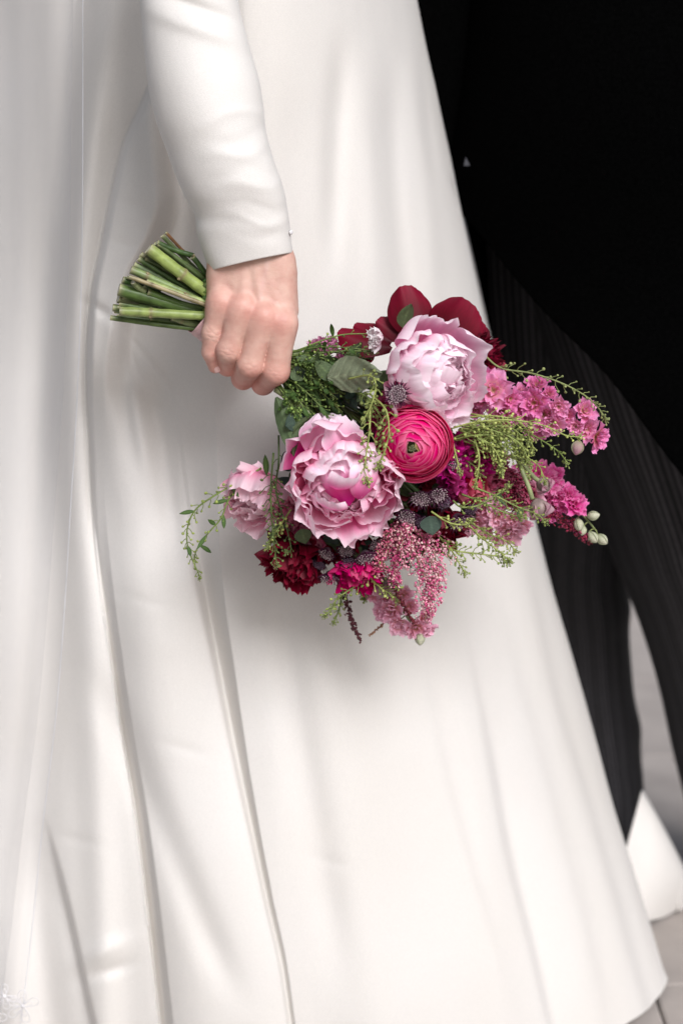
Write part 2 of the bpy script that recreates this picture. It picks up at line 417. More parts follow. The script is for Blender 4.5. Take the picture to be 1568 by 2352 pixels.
def gown_depth(u, v):
    """metres behind the hand plane of the front of the skirt"""
    uR = spline(FR, v); uC = 560 + 0.04*v
    s = np.clip((u-uC)/(uR-uC), 0, 1)
    Y = 0.100 + 0.02*sm(900, 2300, v)*0 - 0.030*sm(1500, 2350, v)
    Y = Y + 0.33*(1-(1-s**1.75)**0.60)
    sl_ = np.clip((uC-u)/900.0, 0, 1.6)
    Y = Y + ism([(0, .34), (700, .25), (1500, .10), (2352, .07)], v)*sl_**1.4 + 0.03*sm(0, -500, v)
    mm = 0.001
    # --- front panel edge A: panel to the right stands proud of the one to the left
    x = u - spline(FA, v)
    aA = ism([(-100, 4), (150, 12), (300, 12), (600, 14), (800, 16), (1000, 24), (1200, 14), (1400, 3), (1500, 0)], v)
    Y = Y + mm*aA*(0.5-0.5*np.tanh((x)/5.5))*np.exp(np.minimum(x, 0)/55.0)
    Y = Y + mm*ism([(100, 0), (300, 4), (700, 5), (1300, 3), (1500, 0)], v)*np.exp(-np.maximum(x, 0)/26.0)*sm(-16, 0, x)
    # --- valley strip along A lower down
    aV = ism([(1150, 0), (1400, 12), (1700, 19), (2352, 19)], v); wV = ism([(1200, 28), (1600, 28), (2352, 34)], v)
    prof = np.where(x < 0, 0.0, (1-np.clip(x/wV, 0, 1)**1.6))*sm(-5, 5, x)
    Y = Y + mm*aV*(prof + 0.17*np.exp(np.minimum(x, 0)/22.0)*sm(5, -5, x))
    # --- valley strip B
    x = u - spline(FB, v)
    aV = ism([(860, 0), (1050, 12), (1300, 20), (1450, 22), (1900, 14), (2352, 10)], v); wV = ism([(900, 100), (1100, 72), (1300, 54), (1450, 46), (1700, 32), (1900, 20), (2352, 13)], v)
    e = ism([(900, 40), (1150, 22), (1350, 7), (1600, 5), (2352, 4.5)], v)
    prof = np.where(x < 0, 1.0, (1-np.clip(x/wV, 0, 1)**1.6))*(0.5+0.5*np.tanh(x/e))
    prof = prof*sm(-150, -60, x)
    Y = Y + mm*aV*(prof + 0.15*np.exp(np.minimum(x, 0)/26.0)*sm(6, -6, x)) + mm*aV*0.35*np.exp(-np.maximum(x-wV, 0)/22)*(x > wV)*0
    # --- panel left of A: long rounded roll
    cl = spline([(-100, 250), (150, 225), (400, 195), (700, 172), (1000, 170), (1400, 205), (1800, 222), (2100, 235), (2352, 240)], v)
    Y = Y - mm*ism([(0, 4), (200, 20), (600, 22), (1000, 14), (1500, 8), (2352, 9)], v)*gs(u-cl, 40)
    cd = spline([(-100, 190), (400, 150), (900, 110), (1500, 105), (2000, 80), (2352, 110)], v)
    Y = Y + mm*ism([(0, 14), (600, 16), (1600, 12), (2352, 20)], v)*gs(u-cd, 55)
    # bottom-left deep tuck
    x = u - spline([(1900, 110), (2100, 160), (2352, 215), (2500, 250)], v)
    Y = Y + mm*16*sm(1850, 2080, v)*(0.5-0.5*np.tanh(x/5))*np.exp(np.minimum(x, 0)/90)
    # crosswise pucker at bottom left
    Y = Y - mm*4.5*np.exp(-((v-2175-(u-270)*-0.35)/24)**2)*gs(u-235, 60) + mm*3.5*np.exp(-((v-2225-(u-270)*-0.3)/16)**2)*gs(u-250, 50)
    x = u - (430 - (v-1900)*0.30)
    # --- roll from the elbow down to the stem ends, pushed out by the stems
    cr = spline([(150, 345), (300, 350), (400, 362), (470, 368), (540, 345), (620, 300), (720, 268), (850, 250), (1000, 255), (1200, 290), (1500, 330)], v)
    ar = ism([(120, 2), (300, 22), (450, 32), (600, 31), (740, 30), (900, 23), (1100, 12), (1500, 6), (2000, 5), (2400, 7)], v)
    wr_ = ism([(150, 25), (300, 28), (450, 32), (620, 33), (900, 34), (1200, 70), (2000, 90)], v)
    wb = sm(1020, 800, v)
    plate = (0.5+0.5*np.tanh((u-spline(FA, v))/5.5))*(1-sm(cr-14, cr+52, u))
    Y = Y - mm*ar*(wb*plate*1.3 + (1-wb)*gs(u-cr, wr_))
    Y = Y + mm*ism([(250, 8), (480, 28), (620, 22), (800, 8), (900, 0)], v)*gs(u-ism([(300, 430), (480, 445), (700, 400)], v), 48)
    # pinch where stems press
    Y = Y + mm*4*np.exp(-((v-722-(u-250)*.5)/15)**2)*gs(u-225, 32) - mm*6*gs(u-(262+(v-730)*.22), 20)*sm(725, 800, v)*sm(1150, 950, v)
    Y = Y - mm*5*gs(u-330, 45)*sm(760, 900, v)*sm(1300, 1000, v)
    Y = Y + mm*11*gs(u-ism([(850, 345), (1100, 385), (1300, 420)], v), 34)*sm(800, 950, v)*sm(1350, 1150, v)
    # left panel middle lower: broad roll between the strips, narrow turn at its right edge
    xb = (u - spline(FA, v))/(np.maximum(spline(FB, v)-spline(FA, v), 60))
    Y = Y - mm*17*np.clip(1-((xb-0.52)/0.52)**2, 0, 1)*sm(1150, 1500, v)
    # broad diagonal dent
    Y = Y + mm*6*gs(u-(330+(v-1800)*0.42), 40)*sm(1500, 1700, v)*sm(2352, 2150, v)
    # --- soft folds of the big right panel
    def soft(pts, amp, w, v0, v1, f=120):
        return mm*amp*gs(u-spline(pts, v), w)*sm(v0-f, v0+f, v)*sm(v1+f, v1-f, v)
    Y = Y + soft([(100, 782), (400, 770), (800, 760)], 9.450000000000001, 26, 160, 560)
    Y = Y - soft([(100, 835), (400, 850), (800, 870)], 6.75, 34, 160, 700)
    Y = Y + soft([(100, 900), (400, 905), (800, 950)], 8.100000000000001, 28, 180, 800)
    Y = Y - soft([(100, 935), (300, 965), (800, 1010)], 5.4, 24, 150, 700)
    Y = Y + soft([(100, 965), (300, 985), (500, 1015)], 6.75, 14, 160, 380, 80)
    Y = Y + soft([(100, 660), (700, 700)], 4.0, 40, 250, 800)
    def stepf(pts, amp, e, decay, v0, v1, f=150):
        x = u-spline(pts, v)
        return mm*amp*(0.5+0.5*np.tanh(x/e))*np.exp(-np.maximum(x, 0)/decay)*sm(v0-f, v0+f, v)*sm(v1+f, v1-f, v)
    Y = Y + stepf([(1300, 1040), (1678, 1116), (1970, 1169), (2204, 1228), (2352, 1262), (2500, 1300)], 19, 9, 95, 1650, 2700, 250)
    Y = Y + stepf([(1300, 960), (1550, 985), (1850, 1050), (2100, 1120), (2352, 1195)], 11, 18, 80, 1600, 2150, 200)
    Y = Y + stepf([(1240, 1200), (1400, 1237), (1600, 1280), (1800, 1340), (2000, 1400), (2200, 1455), (2352, 1500)], 19, 14, 85, 1250, 2700, 200)
    Y = Y + stepf([(1240, 1120), (1500, 1180), (1800, 1265), (2100, 1345), (2352, 1400)], 11, 22, 85, 1500, 2400, 200)
    Y = Y - soft([(1400, 760), (1800, 800), (2352, 860)], 6.0, 90, 1500, 2500, 200)
    Y = Y + soft([(1300, 640), (1500, 660), (2000, 740), (2352, 800)], 5.5, 45, 1350, 2200, 150)
    Y = Y - soft([(1300, 1000), (1600, 1060), (2352, 1160)], 5.0, 50, 1450, 2700, 150)
    # small drag lines running out from where the stems press, and faint crosswise creases
    for a0, w0, am in ((0.42, 5, 1.3), (0.62, 6, 1.5), (0.86, 6, 1.2), (1.25, 7, 1.1)):
        along = (v-728); off = (u-262)-along*(a0-.45)
        Y = Y + mm*am*gs(off, w0+along.clip(0, 400)*.05)*sm(730, 800, v)*sm(1150, 850, v)
    for vc, uc, am in ((470, 300, .8), (560, 285, .9), (1380, 330, .7), (1720, 420, .7), (1930, 180, .8), (1500, 900, .5), (1980, 760, .5)):
        Y = Y + mm*am*np.exp(-((v-vc-(u-uc)*.25)/14)**2)*gs(u-uc, 55)
    # gentle unevenness of heavy cloth
    Y = Y + mm*(1.3*np.sin(u/71+v/260+0.7)+0.9*np.sin(u/39-v/330+2)+0.7*np.sin(v/97+u/180))
    return Y
def hem_v(u):
    return spline([(-400, 2900), (600, 2800), (1200, 2560), (1350, 2430), (1430, 2358), (1480, 2325), (1515, 2290), (1532, 2262), (1541, 2240)], u)
def build_skirt():
    nr, nc = 680, 980
    vb = 2700.0
    V = []
    q = np.linspace(0, 1, nc)[None, :]
    t = np.linspace(0, 1, nr)[:, None]
    # columns fan out from the waist; the hem cuts them off at ground level
    v = -320 + t*(vb+320)
    for it in range(6):
        uR = spline(FR, np.minimum(v, 2285)); uL = -440 + 0*v
        s = 1-(1-q)**1.9*0.75-(1-q)*0.25
        u = uL + (uR-uL)*s
        vend = hem_v(u)
        v = -320 + t*(vend+320)
    Y = gown_depth(u, v)
    pts = P(u, v, Y)
    zmin = 0.006 + 0.0
    pts[..., 2] = np.maximum(pts[..., 2], zmin)
    # carry the cloth round behind, so that it is a whole skirt
    nb = 60
    e = pts[:, -1, :]; s0 = pts[:, 0, :]
    back = []
    for k in range(1, nb+1):
        f = k/(nb+1); ang = math.pi*f
        ctr = (e+s0)/2; dx = (e-s0)/2
        p = ctr + dx*math.cos(ang); p = p.copy(); p[:, 1] += (0.30+0.25*t[:, 0])*math.sin(ang) + 0.012*math.sin(k*0.9)
        p[:, 2] = e[:, 2]*(1-f)+s0[:, 2]*f
        back.append(p)
    full = np.concatenate([pts, np.stack(back, 1)], 1)
    F = grid_faces(nr, nc+nb, True)
    return mesh_from('gown_skirt', full.reshape(-1, 3), F, M_SATIN)
skirt = under(link('gown_skirt', build_skirt()), bride)

# train of the gown swinging round behind the groom's foot
def train():
    nr, nc = 70, 120
    t = np.linspace(0, 1, nr)[:, None]; q = np.linspace(0, 1, nc)[None, :]
    uT = 1476 + 0*q + q*190; vT = 1815 + (q*190)*2.05 - 330*q*(1-q)*0.2
    uB = 1395 + q*310; vB = 2100 + 40*q + 12*np.sin(q*9)
    vB = np.where(q > 0.5, 2120 + 30*np.sin(q*5), vB)
    u = uT + (uB-uT)*t; v = vT + (vB-vT)*t
    y = 0.60 - 0.055*np.sqrt(np.clip(1-(1-t)**2, 0, 1)) + 0.10*np.clip(q*2.2-.35, 0, 2)**2*(0.3+0.7*t) - 0.0*q
    p = P(u, v, y); p[..., 2] = np.maximum(p[..., 2], 0.004)
    o = link('gown_train', mesh_from('gown_train', p.reshape(-1, 3), grid_faces(nr, nc)[:, ::-1].copy(), M_SATIN))
    md = o.modifiers.new('thickness', 'SOLIDIFY'); md.thickness = 0.002
    return under(o, bride)
train()

# sleeve
SL = [(-320, 300), (-100, 316), (0, 322), (100, 330), (200, 341), (280, 358), (350, 384), (400, 402), (450, 424), (480, 441), (500, 449), (530, 452), (560, 460), (590, 470), (615, 480), (640, 488)]
SR = [(-320, 500), (-100, 532), (0, 546), (100, 571), (190, 597), (250, 606), (300, 612), (340, 621), (400, 641), (450, 655), (490, 661), (520, 665), (545, 668), (570, 671), (600, 673), (640, 676)]
def build_sleeve():
    nr, nc = 360, 220
    a = np.linspace(0, 2*math.pi, nc, endpoint=False)[None, :]
    t = np.linspace(0, 1, nr)[:, None]
    # the cuff line runs up to the right
    vend = 600 - 21*np.cos(a) - 3*np.sin(a)
    v = -320 + (vend+320)*t
    uL = spline(SL, v); uR = spline(SR, v)
    c = (uL+uR)/2; h = (uR-uL)/2
    X = np.cos(a); Z = np.sin(a)
    wr = 0
    side = np.clip(X*0.75+Z*0.55, 0, 1)
    for v0, sl_, am, w_, k in [(283, .25, 2.6, 12, 1), (330, .2, -2.2, 14, 1), (362, .18, 3.0, 12, 1), (402, .12, -2.2, 15, 1), (432, .1, 2.8, 13, 1), (470, -.05, -2.0, 13, 1), (500, -.12, 2.6, 11, 1), (530, -.16, -1.6, 12, 1)]:
        wr = wr + 0.55*am*np.exp(-((v-v0-sl_*(X*h+20)*-1-9*np.sin(4*a+v0))/(w_*1.15))**2)*side**1.5
    wr = wr + 1.2*np.sin(v/33+3*a)*sm(300, 500, v)*0.5 + 1.6*np.sin(v/80+2*a+1)*0.7
    wr = wr - 3.5*np.exp(-((v-10-40*X)/18)**2)*(Z > 0)*Z + 3*np.exp(-((v-60-40*X)/22)**2)*np.clip(Z, 0, 1)
    depth = h*PX*(0.88-0.13*sm(350, 590, v))
    y = 0.004 + 0.035*sm(500, -300, v) - Z*(depth + wr*0.001)
    u = c + X*(h+wr*0.6)
    p = P(u, v, y)
    # turned-in cuff
    n_in = 4
    e = p[-1]; ctr = e.mean(0); rows = [p]
    for k_, (sc, dz) in enumerate([(0.985, -0.0008), (0.955, 0.0005), (0.93, 0.006), (0.92, 0.03)]):
        r = ctr + (e-ctr)*sc; r = r + np.array([0, 0, dz]); rows.append(r[None])
    p = np.concatenate(rows, 0)
    return mesh_from('gown_sleeve', p.reshape(-1, 3), grid_faces(nr+4, nc, True)[:, ::-1].copy(), M_SATIN)
sleeve = under(link('gown_sleeve', build_sleeve()), bride)
mb = MB(); mb.ball(pv(668, 533, -4), 0.0022, (1, -0.6, 0), 0.0014, (0.8, 0.8, 0.8), 10, 6)
under(mb.build('cuff_button', plain('pearl', (0.62, 0.6, 0.6), 0.25)), sleeve)
bpy.data.objects['cuff_button'].matrix_parent_inverse = Matrix.Identity(4); bpy.data.objects['cuff_button'].parent = sleeve

# ---------------------------------------------------------------- hand: smooth distance field -> surface nets
def seg_cone(Q, a, b, ra, rb):
    ab = b-a; L2 = ab @ ab; t = np.clip(((Q-a) @ ab)/L2, 0, 1)
    return np.linalg.norm(Q-(a+t[..., None]*ab), axis=-1) - (ra+(rb-ra)*t)
def smin(a, b, k):
    h = np.clip(0.5+0.5*(b-a)/k, 0, 1); return b+(a-b)*h - k*h*(1-h)
def surface_nets(D, org, hstep):
    nx, ny, nz = D.shape; ins = D < 0
    acc = np.zeros((nx-1, ny-1, nz-1, 3)); cnt = np.zeros((nx-1, ny-1, nz-1))
    idx = np.stack(np.meshgrid(np.arange(nx), np.arange(ny), np.arange(nz), indexing='ij'), -1).astype(np.float32)
    crosses = []
    for ax in range(3):
        s0 = [slice(None)]*3; s1 = [slice(None)]*3; s0[ax] = slice(0, -1); s1[ax] = slice(1, None)
        a = D[tuple(s0)]; b = D[tuple(s1)]; cr = (a < 0) != (b < 0)
        ii = np.argwhere(cr); t = a[cr]/(a[cr]-b[cr]); pos = ii.astype(float); pos[:, ax] += t
        crosses.append((ax, ii, a[cr] < 0))
        o1, o2 = [k for k in range(3) if k != ax]
        for d1 in (0, -1):
            for d2 in (0, -1):
                c = ii.copy(); c[:, o1] += d1; c[:, o2] += d2
                ok = np.all((c >= 0) & (c < np.array([nx-1, ny-1, nz-1])), axis=1); c = c[ok]
                np.add.at(acc, (c[:, 0], c[:, 1], c[:, 2]), pos[ok]); np.add.at(cnt, (c[:, 0], c[:, 1], c[:, 2]), 1)
    act = cnt > 0; vid = -np.ones(act.shape, int); vid[act] = np.arange(act.sum())
    V = acc[act]/cnt[act][:, None]
    F = []
    for ax, ii, inside in crosses:
        o1, o2 = (ax+1) % 3, (ax+2) % 3
        ok = (ii[:, o1] > 0) & (ii[:, o2] > 0) & (ii[:, o1] < D.shape[o1]-1) & (ii[:, o2] < D.shape[o2]-1); ii = ii[ok]; inside = inside[ok]
        def g(d1, d2):
            c = ii.copy(); c[:, o1] += d1; c[:, o2] += d2; return vid[c[:, 0], c[:, 1], c[:, 2]]
        q = np.stack([g(-1, -1), g(0, -1), g(0, 0), g(-1, 0)], 1)
        q[~inside] = q[~inside][:, ::-1]
        F.append(q)
    F = np.vstack(F); F = F[(F >= 0).all(1)]
    return org + V*hstep, F
# name: knuckle, middle joint, far joint, tip   (u, v, mm)  and radii in mm
FING = {
 'index':  ([(648, 744, -12), (633, 851, -10), (604, 880, 13), (580, 842, 31)], [12.2, 12.2, 10.2, 8.0]),
 'middle': ([(604, 728, -15), (574, 838, -14), (558, 868, 8), (545, 825, 31)], [11.4, 11.4, 10.0, 8.0]),
 'ring':   ([(556, 708, -14), (525, 804, -13), (523, 838, 4), (505, 800, 28)], [11.0, 10.8, 9.6, 8.0]),
 'little': ([(508, 692, -9), (489, 765, -8), (486, 808, -5), (494, 841, 0)], [10.4, 9.6, 8.4, 6.2]),
}
def hand_field(Q):
    mm = 0.001
    T = lambda q: pv(*q)
    wr = [(515, 600, 4), (552, 598, 2), (595, 598, 2), (636, 600, 4)]
    palm = None
    names = ['little', 'ring', 'middle', 'index']
    for k, nm in enumerate(names):
        kn = FING[nm][0][0]
        a = T(wr[k]); b = T((kn[0], kn[1], kn[2]+4))
        d = seg_cone(Q, a, b, [13, 15, 15, 14][k]*mm, [9.0, 9.2, 9.4, 10.0][k]*mm)
        palm = d if palm is None else smin(palm, d, 9*mm)
        # forearm inside the sleeve
    for (a, b, r0, r1) in [((515, 600, 4), (512, 500, 6), 12, 11), ((560, 600, 4), (550, 480, 6), 15, 15), ((636, 600, 4), (610, 500, 6), 13, 12), ((595, 598, 3), (580, 480, 6), 15, 15)]:
        palm = smin(palm, seg_cone(Q, T(a), T(b), r0*mm, r1*mm), 10*mm)
    # thenar / palm pad on the index side, filling the outline
    palm = smin(palm, seg_cone(Q, T((640, 640, 6)), T((662, 712, 2)), 15*mm, 8.5*mm), 9*mm)
    palm = smin(palm, seg_cone(Q, T((560, 660, 4)), T((600, 690, 4)), 17*mm, 16*mm), 9*mm)
    palm = smin(palm, seg_cone(Q, T((508, 640, 6)), T((500, 690, 0)), 12*mm, 9*mm), 8*mm)
    # webs
    for x, y in (('little', 'ring'), ('ring', 'middle'), ('middle', 'index')):
        A = FING[x][0]; B = FING[y][0]
        for fw, dz, rw in ((0.06, 0.3, 10.2), (0.20, 1.2, 9.6), (0.34, 3.2, 8.4)):
            p1 = np.array(A[0])*(1-fw)+np.array(A[1])*fw; p2 = np.array(B[0])*(1-fw)+np.array(B[1])*fw
            p1[2] += dz; p2[2] += dz
            palm = smin(palm, seg_cone(Q, T(tuple(p1)), T(tuple(p2)), rw*mm, rw*mm), 5*mm)
    # knuckle heads
    for nm, (du, dv, dz, r) in {'little': (0, -2, -1.6, 7.6), 'ring': (2, -4, -2.4, 7.8), 'middle': (3, -4, -2.2, 8.4), 'index': (2, -6, -1.2, 9.2)}.items():
        kn = FING[nm][0][0]; c = T((kn[0]+du, kn[1]+dv, kn[2]+dz))
        palm = smin(palm, np.linalg.norm(Q-c, axis=-1)-r*mm, 9*mm)
    d = palm
    # extensor tendons
    for nm, w0 in (('ring', (562, 620, -15)), ('middle', (586, 620, -15)), ('index', (612, 622, -12))):
        kn = FING[nm][0][0]
        d = smin(d, seg_cone(Q, T((w0[0], w0[1], w0[2]+2.5)), T((kn[0], kn[1]-8, kn[2]-4.2)), 0.9*mm, 1.1*mm), 5.5*mm)
    fr = []
    for nm in names:
        pts, rr = FING[nm]; p = [T(q) for q in pts]
        f = seg_cone(Q, p[0], p[1], rr[0]*mm, rr[1]*mm*0.97)
        f = smin(f, seg_cone(Q, p[1], p[2], rr[1]*mm, rr[2]*mm), 3.0*mm)
        f = smin(f, seg_cone(Q, p[2], p[3], rr[2]*mm, rr[3]*mm), 2.5*mm)
        # fleshy middle of the first phalanx slightly slimmer, joint heads fuller
        fr.append(f)
    # thumb, hidden behind the stems
    th = seg_cone(Q, T((630, 650, 14)), T((640, 740, 42)), 13*mm, 10*mm)
    th = smin(th, seg_cone(Q, T((640, 740, 42)), T((600, 800, 49)), 9.5*mm, 8.5*mm), 3*mm)
    th = smin(th, seg_cone(Q, T((600, 800, 49)), T((565, 835, 46)), 8.5*mm, 7*mm), 3*mm)
    d = smin(d, th, 6*mm)
    out = None
    for f in fr:
        g = smin(d, f, 6.5*mm)
        out = g if out is None else smin(out, g, 0.3*mm)
    # creases over the middle joints and at the knuckles
    return out
def build_hand():
    h = 0.0009
    lo = np.array([pv(440, 600, 0)[0], -0.050, pv(600, 925, 0)[2]]); hi = np.array([pv(712, 600, 0)[0], 0.066, pv(600, 500, 0)[2]])
    n = np.ceil((hi-lo)/h).astype(int)
    ax = [lo[k]+np.arange(n[k])*h for k in range(3)]
    D = np.empty(n, np.float32)
    for i in range(0, n[0], 16):
        Q = np.stack(np.meshgrid(ax[0][i:i+16], ax[1], ax[2], indexing='ij'), -1)
        D[i:i+16] = hand_field(Q)
    V, F = surface_nets(D, lo, h)
    # normals from the field
    e = 0.0006; G = np.stack([hand_field(V+np.eye(3)[k]*e)-hand_field(V-np.eye(3)[k]*e) for k in range(3)], 1)
    G /= np.linalg.norm(G, axis=1)[:, None]+1e-12
    V = V - G*hand_field(V)[:, None]*0.9
    disp = np.zeros(len(V)); rnd = np.random.RandomState(4)
    for nm in FING:
        pts, rr = FING[nm]; p = [pv(*q) for q in pts]
        axd = p[1]-p[0]; axd /= np.linalg.norm(axd)
        rel = V-p[1]; al = rel @ axd; side = rel - al[:, None]*axd; lat = side @ RT
        near = np.exp(-(np.linalg.norm(rel, axis=1)/0.014)**4)*(G[:, 1] < 0.35)
        for off, am in ((-0.0040, .22), (-0.0012, .42), (0.0020, .40), (0.0052, .25)):
            bend = 0.0022*np.sin(lat*700+off*900)*0.4 + 0.9*np.sign(off)*lat**2*22
            disp -= am*0.0014*np.exp(-((al-off-bend)/0.0008)**2)*near*np.exp(-(lat/0.0065)**4)
        # fine folds on the back of each finger's root
        rel = V-p[0]; al = rel @ axd; lat = (rel-al[:, None]*axd) @ RT
        near = np.exp(-(np.linalg.norm(rel, axis=1)/0.014)**4)*(G[:, 1] < 0)
        disp += 0.00006*np.sin(al*2600+lat*500)*near
    V = V + G*disp[:, None]
    # skin colour: knuckles and finger joints pinker, veins cooler
    base = np.array([0.57, 0.375, 0.305]); pink = np.array([0.58, 0.265, 0.215]); cool = np.array([0.60, 0.425, 0.385])
    w_ = np.zeros(len(V))
    for nm in FING:
        p = [pv(*q) for q in FING[nm][0]]
        w_ += 0.42*np.exp(-(np.linalg.norm(V-p[0]-np.array([0, -.01, 0]), axis=1)/0.013)**2)
        w_ += 0.3*np.exp(-(np.linalg.norm(V-p[1], axis=1)/0.012)**2) + 0.45*np.exp(-(np.linalg.norm(V-p[2], axis=1)/0.013)**2)
    w_ += 0.45*sm(pv(0, 800)[2], pv(0, 880)[2], V[:, 2])
    w_ = np.clip(w_, 0, 1)[:, None]
    vn = (np.exp(-((V[:, 0]-pv(600, 0)[0]-0.02*(V[:, 2]-pv(0, 650)[2])*10)/0.002)**2)*sm(pv(0, 700)[2], pv(0, 660)[2], V[:, 2]))[:, None]*0.35
    c = base*(1-w_)+pink*w_; c = c*(1-vn)+cool*vn
    return mesh_from('body', V, F[:, ::-1].copy(), M_SKIN, c)
body = under(link('body', build_hand()), bride)
# nail of the little finger
def nail():
    nu_, nv_ = 9, 9
    c0 = pv(496, 846, -6.0)
    u_ = np.linspace(-1, 1, nu_)[None, :]; v_ = np.linspace(-1, 1, nv_)[:, None]
    ex = np.array([0.93, -0.05, 0.36]); ex /= np.linalg.norm(ex); ez = np.array([0.25, 0.35, -0.9]); ez -= (ez @ ex)*ex; ez /= np.linalg.norm(ez); ey = np.cross(ex, ez); ey *= -np.sign(ey[1])
    p = c0 + (u_*0.0042*np.sqrt(1-0.45*v_**2))[..., None]*ex + (v_*0.0046)[..., None]*ez + ((-0.0022*(u_**2) - 0.0006*v_**2))[..., None]*(-ey)*-1
    me = mesh_from('fingernail', p.reshape(-1, 3), grid_faces(nv_, nu_), plain('nail', (0.72, 0.46, 0.42), 0.22, (50, 0.05)))
    o = link('fingernail', me); md = o.modifiers.new('t', 'SOLIDIFY'); md.thickness = 0.0005
    o.parent = body
    return o
nail()

# ---------------------------------------------------------------- veil
def veil_mat():
    m, nt, b = new_mat('tulle')
    b.inputs['Base Color'].default_value = (0.78, 0.77, 0.78, 1); b.inputs['Roughness'].default_value = 0.7
    tr = nt.nodes.new('ShaderNodeBsdfTransparent'); tl = nt.nodes.new('ShaderNodeBsdfTranslucent'); tl.inputs[0].default_value = (0.75, 0.74, 0.75, 1)
    m1 = nt.nodes.new('ShaderNodeMixShader'); m1.inputs[0].default_value = 0.35
    nt.links.new(b.outputs[0], m1.inputs[1]); nt.links.new(tl.outputs[0], m1.inputs[2])
    lw = nt.nodes.new('ShaderNodeLayerWeight'); lw.inputs['Blend'].default_value = 0.35
    n = tex(nt, 'ShaderNodeTexNoise', 6, stretch=(8, 8, 0.5), Detail=2.0)
    mr = nt.nodes.new('ShaderNodeMapRange'); nt.links.new(lw.outputs['Facing'], mr.inputs[0]); mr.inputs[3].default_value = 0.07; mr.inputs[4].default_value = 0.34
    ml = nt.nodes.new('ShaderNodeMath'); ml.operation = 'MULTIPLY'; nt.links.new(mr.outputs[0], ml.inputs[0])
    mr2 = nt.nodes.new('ShaderNodeMapRange'); nt.links.new(n.outputs[0], mr2.inputs[0]); mr2.inputs[1].default_value = 0.3; mr2.inputs[2].default_value = 0.7; mr2.inputs[3].default_value = 0.93; mr2.inputs[4].default_value = 1.07
    nt.links.new(mr2.outputs[0], ml.inputs[1])
    mx = nt.nodes.new('ShaderNodeMixShader'); nt.links.new(ml.outputs[0], mx.inputs[0]); nt.links.new(tr.outputs[0], mx.inputs[1]); nt.links.new(m1.outputs[0], mx.inputs[2])
    nt.links.new(mx.outputs[0], nt.nodes['Material Output'].inputs[0]); return m
M_TULLE = veil_mat()
def veil_sheet(edge, uL, y0, ph, name='veil', amp=1.0):
    nr, nc = 200, 160
    v = np.linspace(-320, 2560, nr)[:, None]; q = np.linspace(0, 1, nc)[None, :]
    uE = spline(edge, v); u = uE + (uL-uE)*q
    xx = (uE-u)
    Y = gown_depth(u, v) - y0 - 0.005*amp*(0.5+np.clip(v, 0, 3000)/1400)*np.sin(xx/(30-v*0.006)+ph) - 0.0015*amp*np.sin(xx/11+ph*2+v/400) - 0.008*np.exp(-xx/14)
    p = P(u, v, Y)
    p[..., 2] = np.maximum(p[..., 2], 0.01)
    return mesh_from(name, p.reshape(-1, 3), grid_faces(nr, nc)[:, ::-1].copy(), M_TULLE), p
EV = [(-320, 192), (0, 190), (300, 190), (600, 188), (900, 178), (1200, 160), (1400, 148), (1650, 128), (1900, 98), (2150, 72), (2352, 48), (2560, 25)]
me, pe = veil_sheet(EV, -600, 0.028, 0.3)
veil = under(link('veil', me), bride)
me2, _ = veil_sheet([(a, b-22-a*0.012) for a, b in EV], -500, 0.040, 1.9, 'veil_layer', 1.4)
lay = link('veil_layer', me2); lay.parent = veil
mb = MB(); mb.tube(pe[::2, 0, :], 0.0004, 4, (1, 1, 1))
mbe = link('veil_edge', mb.mesh('veil_edge', plain('veil_thread', (0.6, 0.6, 0.62), 0.6))); mbe.parent = veil
# lace flower near the foot of the veil
M_LACE = plain('lace_thread', (0.66, 0.64, 0.64), 0.7)
def lace(u, v, sc, rot):
    mb = MB(); c = pv(u, v, 1000*float(gown_depth(np.array(float(u)), np.array(float(v))))-52)
    for k in range(5):
        a0 = rot + k*2*math.pi/5*0.9
        for rr, th in ((1.0, .00045), (0.62, .00035)):
            tt = np.linspace(0, 2*math.pi, 20); lx = (0.5-0.5*np.cos(tt))*rr; ly = 0.24*np.sin(tt)*rr*(0.4+lx)
            X = lx*math.cos(a0)-ly*math.sin(a0); Z = lx*math.sin(a0)+ly*math.cos(a0)
            mb.tube(c+np.stack([X*sc, 0*X-0.0005, Z*sc], 1), th, 5)
    mb.ball(c, 0.0022)
    o = mb.build('lace_flower', M_LACE); o.parent = veil
lace(52, 2312, 0.017, 0.4); lace(10, 2290, 0.013, 1.5); lace(-22, 2340, 0.016, 0.1)

# ================================================================ the bouquet
rnd = random.Random(11)
bq = empty('bouquet', (0, 0, 0)); tag(bq, 'bridal bouquet of pale pink peonies, hot pink ranunculus and burgundy blooms with green sprigs', 'bouquet')
def nz(v): v = np.asarray(v, float); return v/np.linalg.norm(v)
def M4(R3, t):
    m = Matrix.Identity(4)
    for i in range(3):
        for j in range(3): m[i][j] = float(R3[i, j])
        m[i][3] = float(t[i])
    return m
def rotz(a): return np.array([[math.cos(a), -math.sin(a), 0], [math.sin(a), math.cos(a), 0], [0, 0, 1]])
def roty(a): return np.array([[math.cos(a), 0, math.sin(a)], [0, 1, 0], [-math.sin(a), 0, math.cos(a)]])

